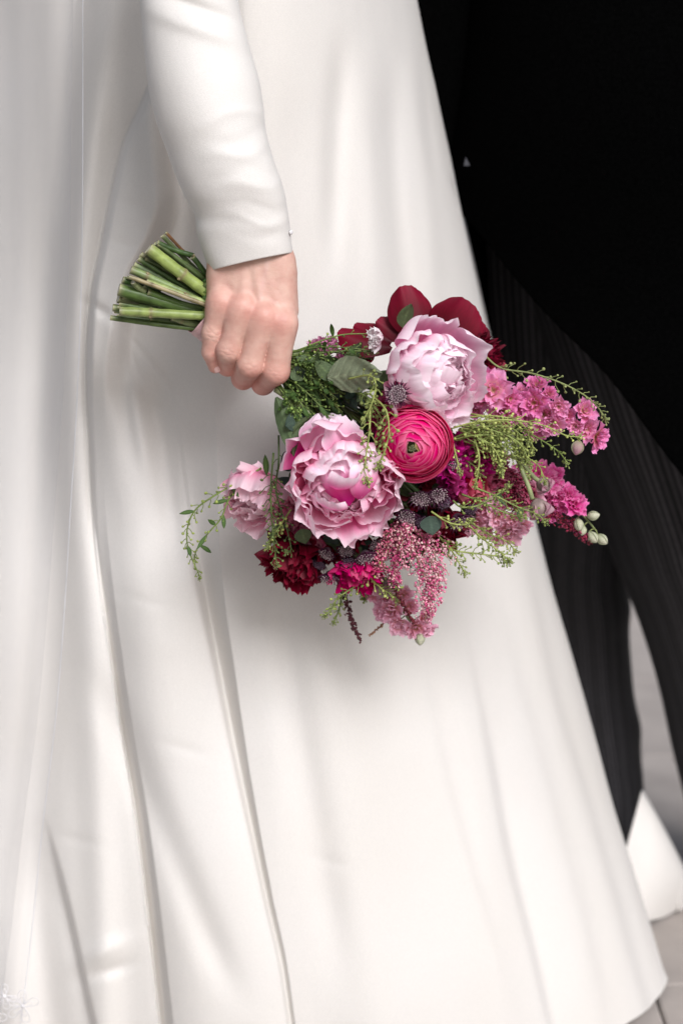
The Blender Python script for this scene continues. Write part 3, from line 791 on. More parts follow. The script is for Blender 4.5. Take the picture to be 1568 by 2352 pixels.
def petal_mesh(L, W, curl=0.6, cup=0.4, ruffle=0.08, ragged=0.08, lobes=3, base=(1, 0, 0), tip=(1, 1, 1), edge=None, seed=0, nt_=14, ns=15, mat=None, open0=0.0, point=0.0, name='petal', m0=0.05):
    """petal rooted at the origin, running up +Z, its outer face towards +X; curl bends it back over -X"""
    r = np.random.RandomState(seed)
    s = np.linspace(-1, 1, ns)[None, :]; t = np.linspace(0, 1, nt_)[:, None]
    w = W*(0.16+0.84*np.sin(np.pi*0.5*np.clip(t/0.72, 0, 1))**0.9)*(1-0.16*np.clip((t-0.72)/0.28, 0, 1)**2)
    rag = np.interp(np.linspace(-1, 1, ns), np.linspace(-1, 1, ns), r.uniform(-1, 1, ns))[None, :]
    lob = np.cos(s*math.pi*lobes*0.5+r.uniform(0, 6))*0.5+0.3*np.cos(s*math.pi*lobes+r.uniform(0, 6))
    Ls = L*(1-0.30*np.abs(s)**(2.6 if not point else 1.1) - point*np.abs(s)*0.25 + ragged*(0.65*lob+0.5*rag))
    l = t*Ls
    ang = open0 + (-curl)*(t**1.3)
    # integrate along the length
    dl = np.diff(l, axis=0, prepend=0)
    z = np.cumsum(np.cos(ang)*dl, 0); x = np.cumsum(np.sin(ang)*dl, 0)
    y = s*w
    x = x - cup*W*(s**2)*(0.35+0.65*t)
    k1 = r.uniform(2.2, 4.2); p1, p2 = r.uniform(0, 6, 2)
    ruf = ruffle*L*(t**2.4)*(np.sin(s*k1*1.6+p1)+0.6*np.sin(s*k1*3.3+p2))
    x = x + ruf*np.cos(ang); z = z - ruf*np.sin(ang)
    x = x + 0.02*L*np.sin(t*5+p1)*(1-s*s) + 0.012*L*np.sin(s*7+p2)*t
    V = np.stack([x, y+0*x, z], -1).reshape(-1, 3)
    m_ = sm(m0, 1.0, t**0.8 + 0*s)[..., None]
    c = np.array(base)*(1-m_)+np.array(tip)*m_
    if edge is not None:
        e = np.maximum(sm(0.55, 1.0, t + 0*s), sm(0.70, 1.0, np.abs(s)+0*t)*0.35*t)[..., None]; c = c*(1-e)+np.array(edge)*e
    uv = np.stack([(s+0*t)*0.5+0.5, t+0*s], -1).reshape(-1, 2)
    return mesh_from(name, V, grid_faces(nt_, ns), mat or M_PETAL, c.reshape(-1, 3), uv)

def bloom(name, ctr, axis, Rm, layers, label=None, squash=1.0, seed=0, mat=None, skip=None, parent=bq, jit=.30):
    """layers: (count, tilt0, tilt1, rootradius, depth, scale0, scale1, meshes)"""
    rn = random.Random(seed)
    fr = frame(axis); root = empty(name, tuple(ctr)); root.parent = parent
    if label: root['label'] = label
    sq = np.diag([1, squash, 1.0]) if squash != 1 else np.eye(3)
    k = 0
    for (n, t0, t1, r0, dz, s0, s1, ms) in layers:
        for i in range(n):
            f = i/max(1, n-1); a = k*2.39996+rn.uniform(-.18, .18); k += 1
            if skip and skip(a, f): continue
            tl = t0+(t1-t0)*f+rn.uniform(-jit, jit); sc = (s0+(s1-s0)*f)*rn.uniform(.80, 1.16)
            Rr = fr @ rotz(a) @ roty(tl) @ rotz(rn.uniform(-.25, .25))
            rad = fr @ rotz(a) @ np.array([r0*(0.3+0.7*f), 0, 0])
            pos = rad + fr[:, 2]*dz*(1-f*0.3)
            m = M4(Rr*sc*Rm, pos)
            o = link('petal', ms[rn.randrange(len(ms))], root, m)
    return root
def core(root, ctr, axis, r, colr, n=26, L=1.0, name='stamens', thick=.0006):
    fr = frame(axis); mb = MB(); rn = random.Random(int(r*1e5))
    for i in range(n):
        a = i*2.4; q = math.sqrt((i+.5)/n); d = fr @ np.array([math.cos(a)*q*0.55, math.sin(a)*q*0.55, 1.0])
        p0 = fr @ np.array([math.cos(a)*q*r*0.5, math.sin(a)*q*r*0.5, 0]); p1 = p0+d*r*L*rn.uniform(.8, 1.15)
        mb.tube([p0, (p0+p1)/2+fr[:, 0]*r*.05, p1], thick, 4, colr); mb.ball(p1, thick*2.0, d, thick*3.0, colr)
    mb.build(name, M_PLANT, root)

def E(*x): return tuple(x)
PINKB = (0.80, 0.26, 0.50); PINKT = (0.86, 0.56, 0.68); PINKE = (0.90, 0.76, 0.82)
def peony_meshes(seed, b, t, e, rag=0.10):
    b, t, e = np.array(b), np.array(t), np.array(e); t2 = b*.35+t*.65; e2 = t*.35+e*.65; e3 = t*.6+e*.4
    outer = [petal_mesh(1.0, 0.52, 1.5, .35, .055, .06, 3, b, t, e, seed+i, 16, 27, m0=.32) for i in range(4)]
    mid = [petal_mesh(0.92, 0.46, 1.6, .50, .07, rag, 5, b, t, e2, seed+10+i, 16, 27, m0=.32) for i in range(5)]
    inner = [petal_mesh(0.78, 0.34, 1.1, .6, .12, rag*1.3, 6, b, t2, e3, seed+20+i, 14, 23, m0=.32) for i in range(5)]
    return outer, mid, inner
def peony(ctr, axis, Rm, b, t, e, seed, label=None, open_=1.0, stamen=True, n=(9, 22, 26), squash=1.0):
    o_, m_, i_ = peony_meshes(seed, b, t, e)
    lay = [(n[0], .05, .45, .012*Rm/.05, -Rm*.35, .95, 1.05, i_+m_[:3]),
           (n[1], .45*open_, .95*open_, .014*Rm/.05, -Rm*.42, .98, 1.02, m_+i_[:2]),
           (n[2], 1.0*open_, 1.55*open_, .012*Rm/.05, -Rm*.30, .92, 1.05, o_+m_[:2])]
    r = bloom('peony', ctr, axis, Rm, lay, label, seed=seed)
    if stamen: core(r, ctr, axis, Rm*.30, (0.75, 0.33, 0.03), 24, 1.0)
    return r
# front peony, fully open, facing the camera and down
peony(pv(788, 1096, -30), (0.02, -0.90, -0.26), 0.0575, (0.92, 0.08, 0.38), (0.99, 0.47, 0.66), (0.99, 0.84, 0.90), 3, 'large open pale pink peony at the front of the bouquet')
# upper peony, brighter and paler, turned to the right
peony(pv(972, 858, -20), (0.55, -0.78, -0.05), 0.0545, (0.97, 0.32, 0.58), (0.99, 0.70, 0.82), (1.0, 0.90, 0.94), 61, 'very pale pink peony at the top of the bouquet', 0.9, False)
# smaller pale peony at the left, seen from the side
peony(pv(592, 1122, 20), (-0.34, -0.78, -0.30), 0.046, (0.92, 0.26, 0.46), (0.96, 0.60, 0.70), (0.97, 0.76, 0.82), 121, 'small pale pink peony half hidden at the left edge', 0.75, False, (12, 20, 14))
# big upright petals of the front peony
def place(me, base, tip, face, L=1.0, roll=0, parent=bq, name=None, W=None):
    base = np.asarray(base, float); tip = np.asarray(tip, float); z = tip-base; ln = np.linalg.norm(z); z = z/ln
    x = np.asarray(face, float); x = x-(x @ z)*z; x /= np.linalg.norm(x); y = np.cross(z, x)
    Rr = np.stack([x, y, z], 1) @ rotz(roll)
    sc = np.array([ln, (W or ln), ln])
    return link(name or me.name, me, parent, M4(Rr*sc[None, :], base))
CAMD = np.array([0.0, -1.0, 0.1])
pr = bpy.data.objects['peony']; pr_loc = np.array(pr.location)
bigs = [petal_mesh(1.0, .42, .9, -.35, .03, .10, 5, (0.90, .40, .62), (0.94, .60, .75), (0.96, .80, .88), 500+i, 18, 21) for i in range(3)]
for bs, tp, fc, wd in [((745, 1035, -35), (762, 928, -22), (0, -1, .2), .05), ((712, 1040, -42), (724, 955, -52), (-.6, -1, .1), .034), ((790, 1045, -45), (785, 968, -62), (0.2, -1, .5), .045)]:
    o = place(bigs[0], pv(*bs)-pr_loc, pv(*tp)-pr_loc, fc, W=wd, parent=pr, name='petal')

fm = [petal_mesh(1.0, .46, 1.25, .45, .05, .07, 5, (.90, .10, .42), (.98, .52, .72), (.99, .84, .91), 520+i, 18, 27, m0=.25) for i in range(3)]
for k, (bs, tp, fc, wd) in enumerate([((800, 1165, -52), (742, 1096, -84), (-.5, -1, .4), .040), ((772, 1120, -60), (812, 1150, -92), (.3, -.7, -.9), .036), ((828, 1150, -56), (880, 1100, -84), (.8, -1, .2), .036), ((770, 1165, -62), (738, 1190, -86), (-.5, -.8, -.6), .034)]):
    place(fm[k % 3], pv(*bs)-pr_loc, pv(*tp)-pr_loc, fc, W=wd, parent=pr, name='petal')

# ---- ranunculus
def ranunculus(ctr, axis, Rm, cols, seed, label=None, n=64, centre=(0.16, 0.22, 0.05), lat=1.0, name='ranunculus'):
    rn = random.Random(seed); fr = frame(axis); root = empty(name, tuple(ctr)); root.parent = bq
    if label: root['label'] = label
    for i in range(n):
        f = i/(n-1); th1 = 0.10+1.28*f**0.85*lat; th0 = min(th1+0.95, 2.5); rr = Rm*(0.70+0.30*f**0.7)
        aw = rn.uniform(0.75, 1.15)*(1.35-0.35*f)
        ns, ntt = 17, 9
        s = np.linspace(-1, 1, ns)[None, :]; t = np.linspace(0, 1, ntt)[:, None]
        th = th0+(th1+0.22*np.abs(s)**2.5-th0)*t + 0.05*np.sin(s*rn.uniform(2, 6)+rn.uniform(0, 6))*t + 0.035*math.sin(i*1.7)*t
        r_ = rr*(1+0.055*sm(.75, 1, t)*(0.5+f)+0.012*np.sin(s*5+i)*t)+0.0006*i/n
        ph = s*aw
        V = np.stack([r_*np.sin(th)*np.cos(ph), r_*np.sin(th)*np.sin(ph), r_*np.cos(th)*(0.62+0.25*(1-f))-Rm*.12*(1-f)], -1)
        b, m_, e = cols; mm_ = sm(.2, .9, t+0*s)[..., None]; c = np.array(b)*(1-mm_)+np.array(m_)*mm_
        ee = sm(.80, 1.0, t+0*s)[..., None]; c = c*(1-ee)+np.array(e)*ee
        if f < .05: g = (1-f/.05)*.7; c = c*(1-g)+np.array(centre)*g*(1.2 if i % 2 else 2.2)
        me = mesh_from('petal', V.reshape(-1, 3), grid_faces(ntt, ns), M_PETAL, c.reshape(-1, 3), np.stack([(s+0*t)*.5+.5, t+0*s], -1).reshape(-1, 2))
        link('petal', me, root, M4(fr @ rotz(i*2.39996+rn.uniform(-.4, .4)) @ roty(rn.uniform(-.05, .05)), np.zeros(3)))
    mb = MB(); mb.ball((0, 0, 0), Rm*.5, fr[:, 2], Rm*.36, (0.10, 0.12, 0.03), 14, 8)
    for i in range(14):
        a = i*2.4; q = math.sqrt((i+.5)/14)*Rm*.09; d = fr @ np.array([math.cos(a)*q, math.sin(a)*q, Rm*.50]); mb.ball(d, Rm*.035, fr[:, 2], Rm*.07, (0.13, 0.14, 0.06))
    mb.build('flower_centre', M_PLANT, root)
    return root
HOT = ((0.50, 0.003, 0.08), (0.80, 0.015, 0.18), (0.90, 0.20, 0.40))
ranunculus(pv(950, 1018, -46), (-0.12, -0.97, -0.10), 0.0315, HOT, 5, 'hot pink ranunculus with a green eye between the two large peonies')
# outer loosened petals of the ranunculus on its left and a darker one behind
MAG = ((0.26, 0.002, 0.08), (0.58, 0.010, 0.22), (0.72, 0.06, 0.36))
WINE = ((0.035, 0.001, 0.006), (0.15, 0.003, 0.016), (0.24, 0.008, 0.03))

def ruffled(ctr, axis, Rm, cols, seed, label, name='carnation', n=(14, 22, 16), mat=None, rag=.16):
    b, t, e = cols
    ms = [petal_mesh(1.0, .42, .9, .2, .13, rag, 6, b, t, e, seed+i, 12, 17, mat or M_PETAL) for i in range(6)]
    lay = [(n[0], .1, .5, .25*Rm, -Rm*.4, .8, .95, ms), (n[1], .5, 1.0, .25*Rm, -Rm*.4, .9, 1.05, ms), (n[2], 1.0, 1.5, .2*Rm, -Rm*.35, .9, 1.05, ms)]
    return bloom(name, ctr, axis, Rm, lay, label, seed=seed)
ruffled(pv(1058, 1058, -2), (0.45, -0.85, 0.0), .027, MAG, 200, 'ruffled magenta carnation right of the ranunculus')
ruffled(pv(1050, 1110, 2), (0.15, -0.9, -0.3), .018, MAG, 205, None)
ruffled(pv(680, 1280, 12), (-0.25, -0.75, -0.6), .033, WINE, 210, 'deep wine red peony at the lower left under the pink one', 'dark_peony', (16, 26, 22), M_RED, .12)
ruffled(pv(1010, 1205, 8), (0.25, -0.75, -0.6), .027, WINE, 220, 'deep red peony at the lower middle', 'dark_peony', (12, 20, 18), M_RED, .10)
ruffled(pv(822, 1308, 2), (0.0, -0.7, -0.7), .025, ((.30, .003, .06), (.58, .015, .13), (.66, .05, .2)), 230, 'cerise carnation hanging at the bottom middle')
ruffled(pv(1115, 1080, 12), (0.5, -0.8, 0.0), .023, ((.35, .03, .10), (.58, .12, .22), (.62, .2, .3)), 240, 'dusky pink carnation behind the green sprigs')
ruffled(pv(672, 1180, 6), (-0.4, -0.8, -0.3), .021, ((.45, .03, .12), (.66, .16, .28), (.72, .3, .4)), 250, 'rose pink carnation behind the front peony')
ruffled(pv(715, 1238, 10), (-0.2, -0.8, -0.5), .014, ((.45, .03, .12), (.62, .13, .25), (.70, .25, .36)), 255, None)
ruffled(pv(905, 955, 0), (-0.6, -0.7, 0.1), .023, ((.34, .004, .07), (.60, .02, .16), (.70, .08, .25)), 260, None)
ruffled(pv(745, 800, 30), (-0.2, -0.6, 0.7), .014, ((.5, .06, .25), (.68, .22, .42), (.74, .4, .55)), 265, None)
ruffled(pv(800, 830, 26), (0.0, -0.7, 0.6), .013, ((.45, .05, .2), (.62, .15, .36), (.70, .3, .5)), 268, None)
ruffled(pv(866, 778, -14), (-0.8, -0.5, 0.1), .0125, ((.9, .62, .72), (.94, .84, .86), (.95, .9, .9)), 269, None, n=(5, 7, 5))
for i, (u, v, d, r_) in enumerate([(905, 1235, 24, .022), (800, 1245, 24, .022), (990, 1110, 20, .022), (960, 1165, 24, .022), (745, 1255, 26, .02)]):
    ruffled(pv(u, v, d), (.1, -.8, -.5), r_, WINE, 330+i*7, None, 'dark_carnation', (5, 9, 9), M_RED, .10)
# coral tulip-like bud
cor = [petal_mesh(1.0, .55, .9, .8, .02, .02, 2, (.40, .02, .05), (.58, .06, .12), (.66, .14, .20), 270+i, 14, 13) for i in range(2)]
rt = empty('coral_rose', tuple(pv(1078, 1110, 0))); rt.parent = bq
for i in range(7):
    a = i*2*math.pi/7*2.2
    fr = frame((0.35, -0.75, -0.55)); link('petal', cor[i % 2], rt, M4(fr @ rotz(a) @ roty(.25+.06*i)*.027, fr @ rotz(a) @ np.array([.003, 0, -.008])))

# large smooth dark red petals at the top
dr = empty('red_peony', tuple(pv(960, 790, 20))); dr.parent = bq; dr['label'] = 'crimson peony with large smooth rounded petals at the top edge'
drl = np.array(dr.location)
D1 = [petal_mesh(1.0, .5, .45, .38, .02, .018, 2, (.06, .001, .006), (.145, .0012, .012), (.19, .002, .02), 300+i, 20, 27, M_RED) for i in range(4)]
for bs, tp, fc, wd in [((962, 785, 25), (932, 655, 22), (.15, -1, .1), .040), ((1010, 800, 20), (1068, 690, 10), (-.25, -1, .15), .050), ((900, 800, 22), (782, 742, 24), (0, -.6, .8), .036),
                       ((1040, 800, 22), (1100, 735, 14), (.2, -1, .3), .040), ((900, 785, 30), (815, 735, 34), (.1, -.8, .7), .028), ((930, 775, 32), (868, 728, 34), (.1, -1, .5), .026), ((1000, 775, 34), (985, 722, 36), (0, -1, 0), .034)]:
    place(D1[rnd.randrange(4)], pv(*bs)-drl, pv(*tp)-drl, fc, W=wd, parent=dr, name='petal')
ruffled(pv(1108, 812, 22), (.75, -.5, .4), .020, ((.03, .001, .006), (.12, .003, .015), (.18, .006, .025)), 310, 'small jagged burgundy bloom behind the upper peony', 'dark_carnation', (8, 14, 12), M_RED, .3)
ruffled(pv(1128, 845, 22), (.8, -.5, -.1), .015, WINE, 315, None, 'dark_carnation', (6, 10, 8), M_RED, .08)
ruffled(pv(845, 805, 34), (-.6, -.5, .4), .016, WINE, 318, None, 'dark_carnation', (6, 10, 8), M_RED, .06)

# ---- astrantia
br = [petal_mesh(1.0, .16, .35, .35, .0, .0, 1, (.20, .08, .12), (.10, .018, .06), None, 400+i, 7, 5, M_PLANT, point=2.4, name='bract') for i in range(2)]
br2 = [petal_mesh(1.0, .18, .25, .35, .0, .0, 1, (.035, .008, .025), (.03, .006, .02), None, 410+i, 7, 5, M_PLANT, point=2.4, name='bract') for i in range(2)]
def astrantia(ctr, axis, Rm, seed, dark=False, label=None, openness=1.25):
    rn = random.Random(seed); fr = frame(axis); root = empty('astrantia', tuple(ctr)); root.parent = bq
    if label: root['label'] = label
    for ring in range(2):
        for i in range(15):
            a = (i+ring*.5)*2*math.pi/15+rn.uniform(-.05, .05); tl = openness-ring*.22+rn.uniform(-.1, .1)
            link('bract', (br2 if dark else br)[i % 2], root, M4(fr @ rotz(a) @ roty(tl)*Rm*rn.uniform(.95, 1.12), fr @ rotz(a) @ np.array([Rm*.08, 0, -Rm*.1])))
    mb = MB(); mb.ball(fr[:, 2]*Rm*.02, Rm*.32, fr[:, 2], Rm*.25, (.10, .06, .08), 10, 6)
    for i in range(74):
        q = math.sqrt((i+.5)/74); a = i*2.39996; d = nz([math.cos(a)*q*1.05, math.sin(a)*q*1.05, 1.0-q*.45]); L = Rm*rn.uniform(.55, .78)
        c0 = (.16, .08, .14) if dark else (.38, .23, .28); c1 = (.22, .14, .2) if dark else (.58, .46, .47)
        p1 = fr @ (d*L); mb.tube([fr @ (d*Rm*.2), fr @ (d*L*.6+np.array([0, 0, Rm*.03])), p1], .00033, 3, c0, False); mb.ball(p1, .00055, None, None, c1, 5, 4)
    mb.build('florets', M_PLANT, root)['kind'] = 'stuff'
AS = [(912, 905, -66, .0125, (-.1, -.95, .15), 0), (968, 1137, -26, .0135, (-.1, -.8, -.5), 0), (1003, 1130, -24, .0135, (.2, -.8, -.5), 0), (935, 1178, -20, .0135, (-.1, -.75, -.6), 0),
      (1050, 1188, -18, .0150, (.2, -.6, -.7), 0), (838, 1272, -12, .0140, (.15, -.6, -.75), 0), (752, 1264, -10, .0115, (-.3, -.6, -.7), 0), (757, 1318, -2, .0125, (-.05, -.5, -.85), 0),
      (803, 1288, -8, .0120, (.0, -.85, -.5), 1), (862, 1248, -4, .0110, (.3, -.8, -.4), 0), (1040, 1062, -14, .0105, (.5, -.8, -.1), 0), (1015, 1150, -14, .0100, (.4, -.8, -.4), 1),
      (795, 1258, -6, .0110, (-.1, -.8, -.6), 0), (868, 1050, -8, .0095, (-.1, -.9, .1), 1), (1075, 1165, -6, .0100, (.5, -.7, -.4), 1), (965, 1190, -8, .0110, (.2, -.7, -.6), 1), (735, 1290, 0, .0100, (-.4, -.7, -.6), 1)]
for i, (u, v, d, r_, ax, dk) in enumerate(AS):
    astrantia(pv(u, v, d), ax, r_, 20+i, bool(dk), 'dusky purple astrantia above the ranunculus' if i == 0 else None, 1.35 if i == 0 else 1.15)

# ---- larkspur
def floret_mesh(seed, c0, c1, c2):
    """one frilled larkspur floret, radius 1, opening along +Z"""
    r = random.Random(seed); V = []; F = []; C = []; U = []; n = 0
    for ring, (k, tl, sc) in enumerate(((5, 1.25, 1.0), (5, .95, .85), (4, .55, .6))):
        for i in range(k):
            me = petal_mesh(1.0, .40, .15+r.uniform(-.3, .3), .15, .12, .13, 5, c0, c1, c2, r.randrange(9999), 8, 9)
            v = np.empty(len(me.vertices)*3, np.float32); me.vertices.foreach_get('co', v); v = v.reshape(-1, 3)
            cc = np.empty(len(me.vertices)*4, np.float32); me.color_attributes['tint'].data.foreach_get('color', cc); cc = cc.reshape(-1, 4)[:, :3]
            Rr = rotz(i*2*math.pi/k+ring*.6+r.uniform(-.2, .2)) @ roty(tl+r.uniform(-.15, .15))
            V.append((v @ Rr.T)*sc*r.uniform(.85, 1.1)); C.append(cc); F.append(grid_faces(8, 9)+n); n += len(v)
            s = np.linspace(0, 1, 9)[None, :]; t = np.linspace(0, 1, 8)[:, None]; U.append(np.stack([s+0*t, t+0*s], -1).reshape(-1, 2))
            bpy.data.meshes.remove(me)
    return mesh_from('floret', np.vstack(V), np.vstack(F), M_PETAL, np.vstack(C), np.vstack(U))
FL_A = [floret_mesh(600+i, (.60, .42, .20), (.86, .20, .52), (.90, .38, .64)) for i in range(3)]
FL_B = [floret_mesh(610+i, (.60, .36, .18), (.88, .36, .56), (.92, .58, .70)) for i in range(3)]
FL_C = [floret_mesh(620+i, (.50, .08, .16), (.80, .12, .42), (.86, .30, .54)) for i in range(2)]
def bud_mesh(c0, c1, Lb=1.0, w_=.42):
    mb = MB(); n = 8; t = np.linspace(0, 1, n)
    prof = w_*np.sin(np.pi*np.clip(t*.93+.05, 0, 1))**.75
    c = np.array(c0)*(1-t[:, None])+np.array(c1)*t[:, None]
    mb.tube(np.stack([0*t, 0*t, t*Lb], 1), prof+.02, 8, c)
    for k in range(3):
        a = k*2.1; p = np.stack([np.cos(a)*prof*1.06, np.sin(a)*prof*1.06, t*Lb*1.02], 1); mb.tube(p, .045*np.sin(np.pi*t)+.01, 5, np.array(c0)*.9)
    return mb.mesh('bud', M_PLANT)
BUD_G = bud_mesh((.30, .34, .18), (.52, .50, .36)); BUD_P = bud_mesh((.33, .33, .20), (.60, .28, .38)); BUD_W = bud_mesh((.42, .46, .28), (.68, .66, .50), 1, .36)
GRN = (.10, .155, .045); GRN2 = (.17, .21, .07)
def spike(name, stem_pts, florets, buds, ms, label=None):
    pts = curve3([pv(*q) for q in stem_pts], 30); root = empty(name, tuple(pts[0])); root.parent = bq
    if label: root['label'] = label
    o = np.array(root.location); mb = MB(); mb.tube(pts-o, np.linspace(.0016, .0009, 30), 6, (.20, .24, .09))
    for (u, v, d, r_, ax) in florets:
        p = pv(u, v, d); q = pts[np.argmin(np.linalg.norm(pts-p, axis=1))]; mb.tube([q-o, (q+p)/2-o+np.array([0, 0, .001]), p-o-nz(ax)*r_*.3], .0005, 4, (.25, .24, .10), False)
    for (u, v, d, r_, ax, bm) in buds:
        p = pv(u, v, d); q = pts[np.argmin(np.linalg.norm(pts-p, axis=1))]; mb.tube([q-o, (q+p)/2-o+np.array([0, 0, .001]), p-o], .0006, 4, (.28, .32, .12), False)
    mb.build('stalk', M_PLANT, root)
    for k, (u, v, d, r_, ax) in enumerate(florets): link('floret', ms[k % len(ms)], root, M4(frame(ax) @ rotz(k*1.3)*r_*(1.0+.28*math.sin(k*2.3+1)), pv(u, v, d)-o))
    for (u, v, d, r_, ax, bm) in buds: link('bud', bm, root, M4(frame(ax)*r_, pv(u, v, d)-o))
spike('larkspur', [(1080, 900, 8), (1160, 915, 6), (1240, 935, 6), (1310, 965, 8), (1350, 1000, 10)],
      [(1132, 897, -6, .0165, (.0, -1, .35)), (1108, 918, 0, .012, (-.5, -1, .1)), (1170, 915, -4, .0150, (.2, -1, 0)), (1150, 945, 0, .013, (-.1, -.9, -.5)), (1195, 900, 6, .011, (.2, -.5, .8)), (1232, 888, 4, .0125, (-.1, -.6, .9)),
       (1228, 925, -2, .0135, (-.4, -1, .2)), (1282, 932, -6, .0160, (.1, -1, -.2)), (1268, 970, 0, .012, (-.2, -1, -.5)), (1340, 945, 2, .0130, (.5, -.8, .4)), (1322, 978, 0, .0125, (-.2, -1, -.2)), (1368, 1003, 4, .0120, (.8, -.6, -.1)), (1205, 955, 4, .012, (-.2, -.8, -.5)), (1120, 870, 4, .013, (-.1, -.8, .6)), (1248, 950, 4, .014, (0, -1, -.1)), (1300, 955, 6, .014, (.2, -1, .1)), (1345, 985, 6, .013, (.3, -1, -.1)), (1185, 935, 4, .015, (0, -1, -.1)), (1260, 905, 8, .012, (.2, -.8, .5)), (1145, 975, 6, .013, (0, -.9, -.4)), (1235, 985, 8, .012, (0, -.8, -.6)), (1090, 940, 4, .013, (-.2, -1, -.2))],
      [(1330, 1012, 2, .013, (-.25, -.3, -.9), BUD_P)], FL_A, 'rose pink larkspur spike reaching right across the black coat')
spike('larkspur', [(1100, 1120, 26), (1140, 1165, 24), (1175, 1215, 26), (1190, 1240, 26)],
      [(1115, 1162, 22, .014, (-.2, -1, -.1)), (1142, 1185, 18, .0145, (.1, -1, -.1)), (1178, 1192, 16, .0140, (.1, -1, -.2)), (1170, 1215, 20, .013, (.2, -.9, -.5)), (1200, 1165, 22, .0135, (.3, -1, 0)), (1195, 1205, 22, .011, (.5, -.8, -.4)), (1130, 1140, 24, .0145, (-.2, -1, .2)), (1165, 1150, 26, .014, (0, -1, .2)), (1090, 1195, 22, .014, (-.1, -1, -.3)), (1105, 1130, 16, .015, (.1, -1, .1)), (1140, 1095, 20, .015, (.1, -1, .2)), (1175, 1120, 24, .015, (.1, -1, .1)), (1150, 1228, 22, .013, (.1, -.8, -.6)), (1112, 1215, 24, .013, (.1, -.8, -.6)), (1210, 1130, 26, .014, (.3, -1, .1)), (1100, 1045, 14, .013, (.1, -1, .1)), (1080, 1000, 14, .014, (.1, -1, .1)), (1130, 1060, 18, .014, (.1, -1, .1))],
      [], FL_B)
spike('snapdragon', [(1190, 1060, 40), (1250, 1110, 44), (1300, 1150, 48), (1340, 1185, 50), (1365, 1215, 50)],
      [(1235, 1090, 42, .0135, (.2, -1, .4)), (1262, 1115, 42, .0140, (.3, -1, .2)), (1278, 1142, 44, .0135, (.2, -1, -.2)), (1318, 1160, 46, .0115, (.5, -.8, .3)), (1250, 1145, 46, .013, (-.2, -1, -.3)), (1215, 1105, 46, .014, (0, -1, 0)), (1305, 1135, 46, .009, (.4, -.8, .6)), (1290, 1160, 48, .013, (.1, -1, -.3)), (1240, 1125, 48, .015, (0, -1, .1)), (1270, 1095, 46, .012, (.3, -.8, .6)), (1225, 1150, 48, .015, (-.1, -1, -.2)), (1262, 1165, 50, .013, (0, -.9, -.5)), (1205, 1080, 46, .014, (0, -1, .3))],
      [(1348, 1186, 48, .0115, (.9, -.3, .2), BUD_W), (1352, 1222, 50, .012, (.5, -.4, -.6), BUD_W), (1372, 1228, 50, .012, (.6, -.4, -.55), BUD_W), (1326, 1190, 48, .012, (.1, -.5, -.9), BUD_W), (1340, 1208, 50, .009, (-.2, -.4, -.8), BUD_W)], FL_C, 'snapdragon spike with white green buds at its far right tip')
spike('larkspur', [(890, 1330, 30), (905, 1370, 30), (930, 1410, 30), (955, 1450, 30)],
      [(862, 1358, 30, .011, (-.5, -.9, 0)), (893, 1372, 26, .0125, (-.2, -1, 0)), (925, 1366, 26, .0135, (.2, -1, .1)), (900, 1398, 24, .013, (-.4, -.9, -.2)), (942, 1392, 24, .012, (.5, -.8, 0)), (915, 1432, 20, .0130, (-.1, -1, -.3)), (955, 1440, 20, .0115, (.1, -1, -.3)), (973, 1415, 24, .0125, (.6, -.8, -.1)), (880, 1405, 28, .009, (-.8, -.6, -.2)), (978, 1445, 24, .010, (.6, -.6, -.4))],
      [(962, 1452, 20, .012, (.05, -.4, -.9), BUD_W)], FL_B, 'coral pink larkspur spike hanging at the very bottom')

# ---- ranunculus buds on thick stems
def rbud(ctr, axis, Rm, stem, label):
    root = empty('ranunculus_bud', tuple(pv(*ctr))); root.parent = bq; root['label'] = label; o = np.array(root.location)
    fr = frame(axis)
    ms = [petal_mesh(1.0, .62, 1.25, .62, .01, .02, 2, (.34, .36, .22), (.62, .30, .42), (.68, .42, .5), 700+i, 12, 13) for i in range(2)]
    for i in range(6): link('petal', ms[i % 2], root, M4(fr @ rotz(i*2.4) @ roty(.55-.03*i)*Rm*1.55, fr[:, 2]*(-Rm*.75)))
    sp = petal_mesh(1.0, .50, 1.0, .75, .02, .02, 2, (.17, .20, .09), (.24, .26, .14), (.30, .31, .19), 710, 12, 11, M_PLANT, name='sepal')
    for i in range(4): link('sepal', sp, root, M4(fr @ rotz(i*math.pi/2+.4) @ roty(.80)*Rm*1.45, fr[:, 2]*(-Rm*.9)))
    mb = MB(); mb.tube(curve3([pv(*q) for q in stem], 16)-o, .0021, 8, (.30, .34, .16)); mb.ball((0, 0, 0), Rm*.75, fr[:, 2], Rm*.8, (.3, .22, .2), 10, 8); mb.build('stalk', M_PLANT, root)
rbud((1238, 1168, -12), (.35, -.35, -.85), .0115, [(1185, 1045, 0), (1200, 1085, -8), (1214, 1120, -12), (1222, 1146, -12)], 'green and pink ranunculus bud, the lower of the pair at the right')
rbud((1248, 1114, 6), (.6, -.4, -.6), .0088, [(1190, 1040, 8), (1205, 1070, 6), (1225, 1095, 6), (1236, 1104, 6)], 'smaller green ranunculus bud just above the other')
rbud((882, 1350, 4), (.15, -.5, -.85), .0115, [(850, 1290, 14), (862, 1315, 8), (874, 1334, 4)], 'closed green bud hanging under the cerise carnation')

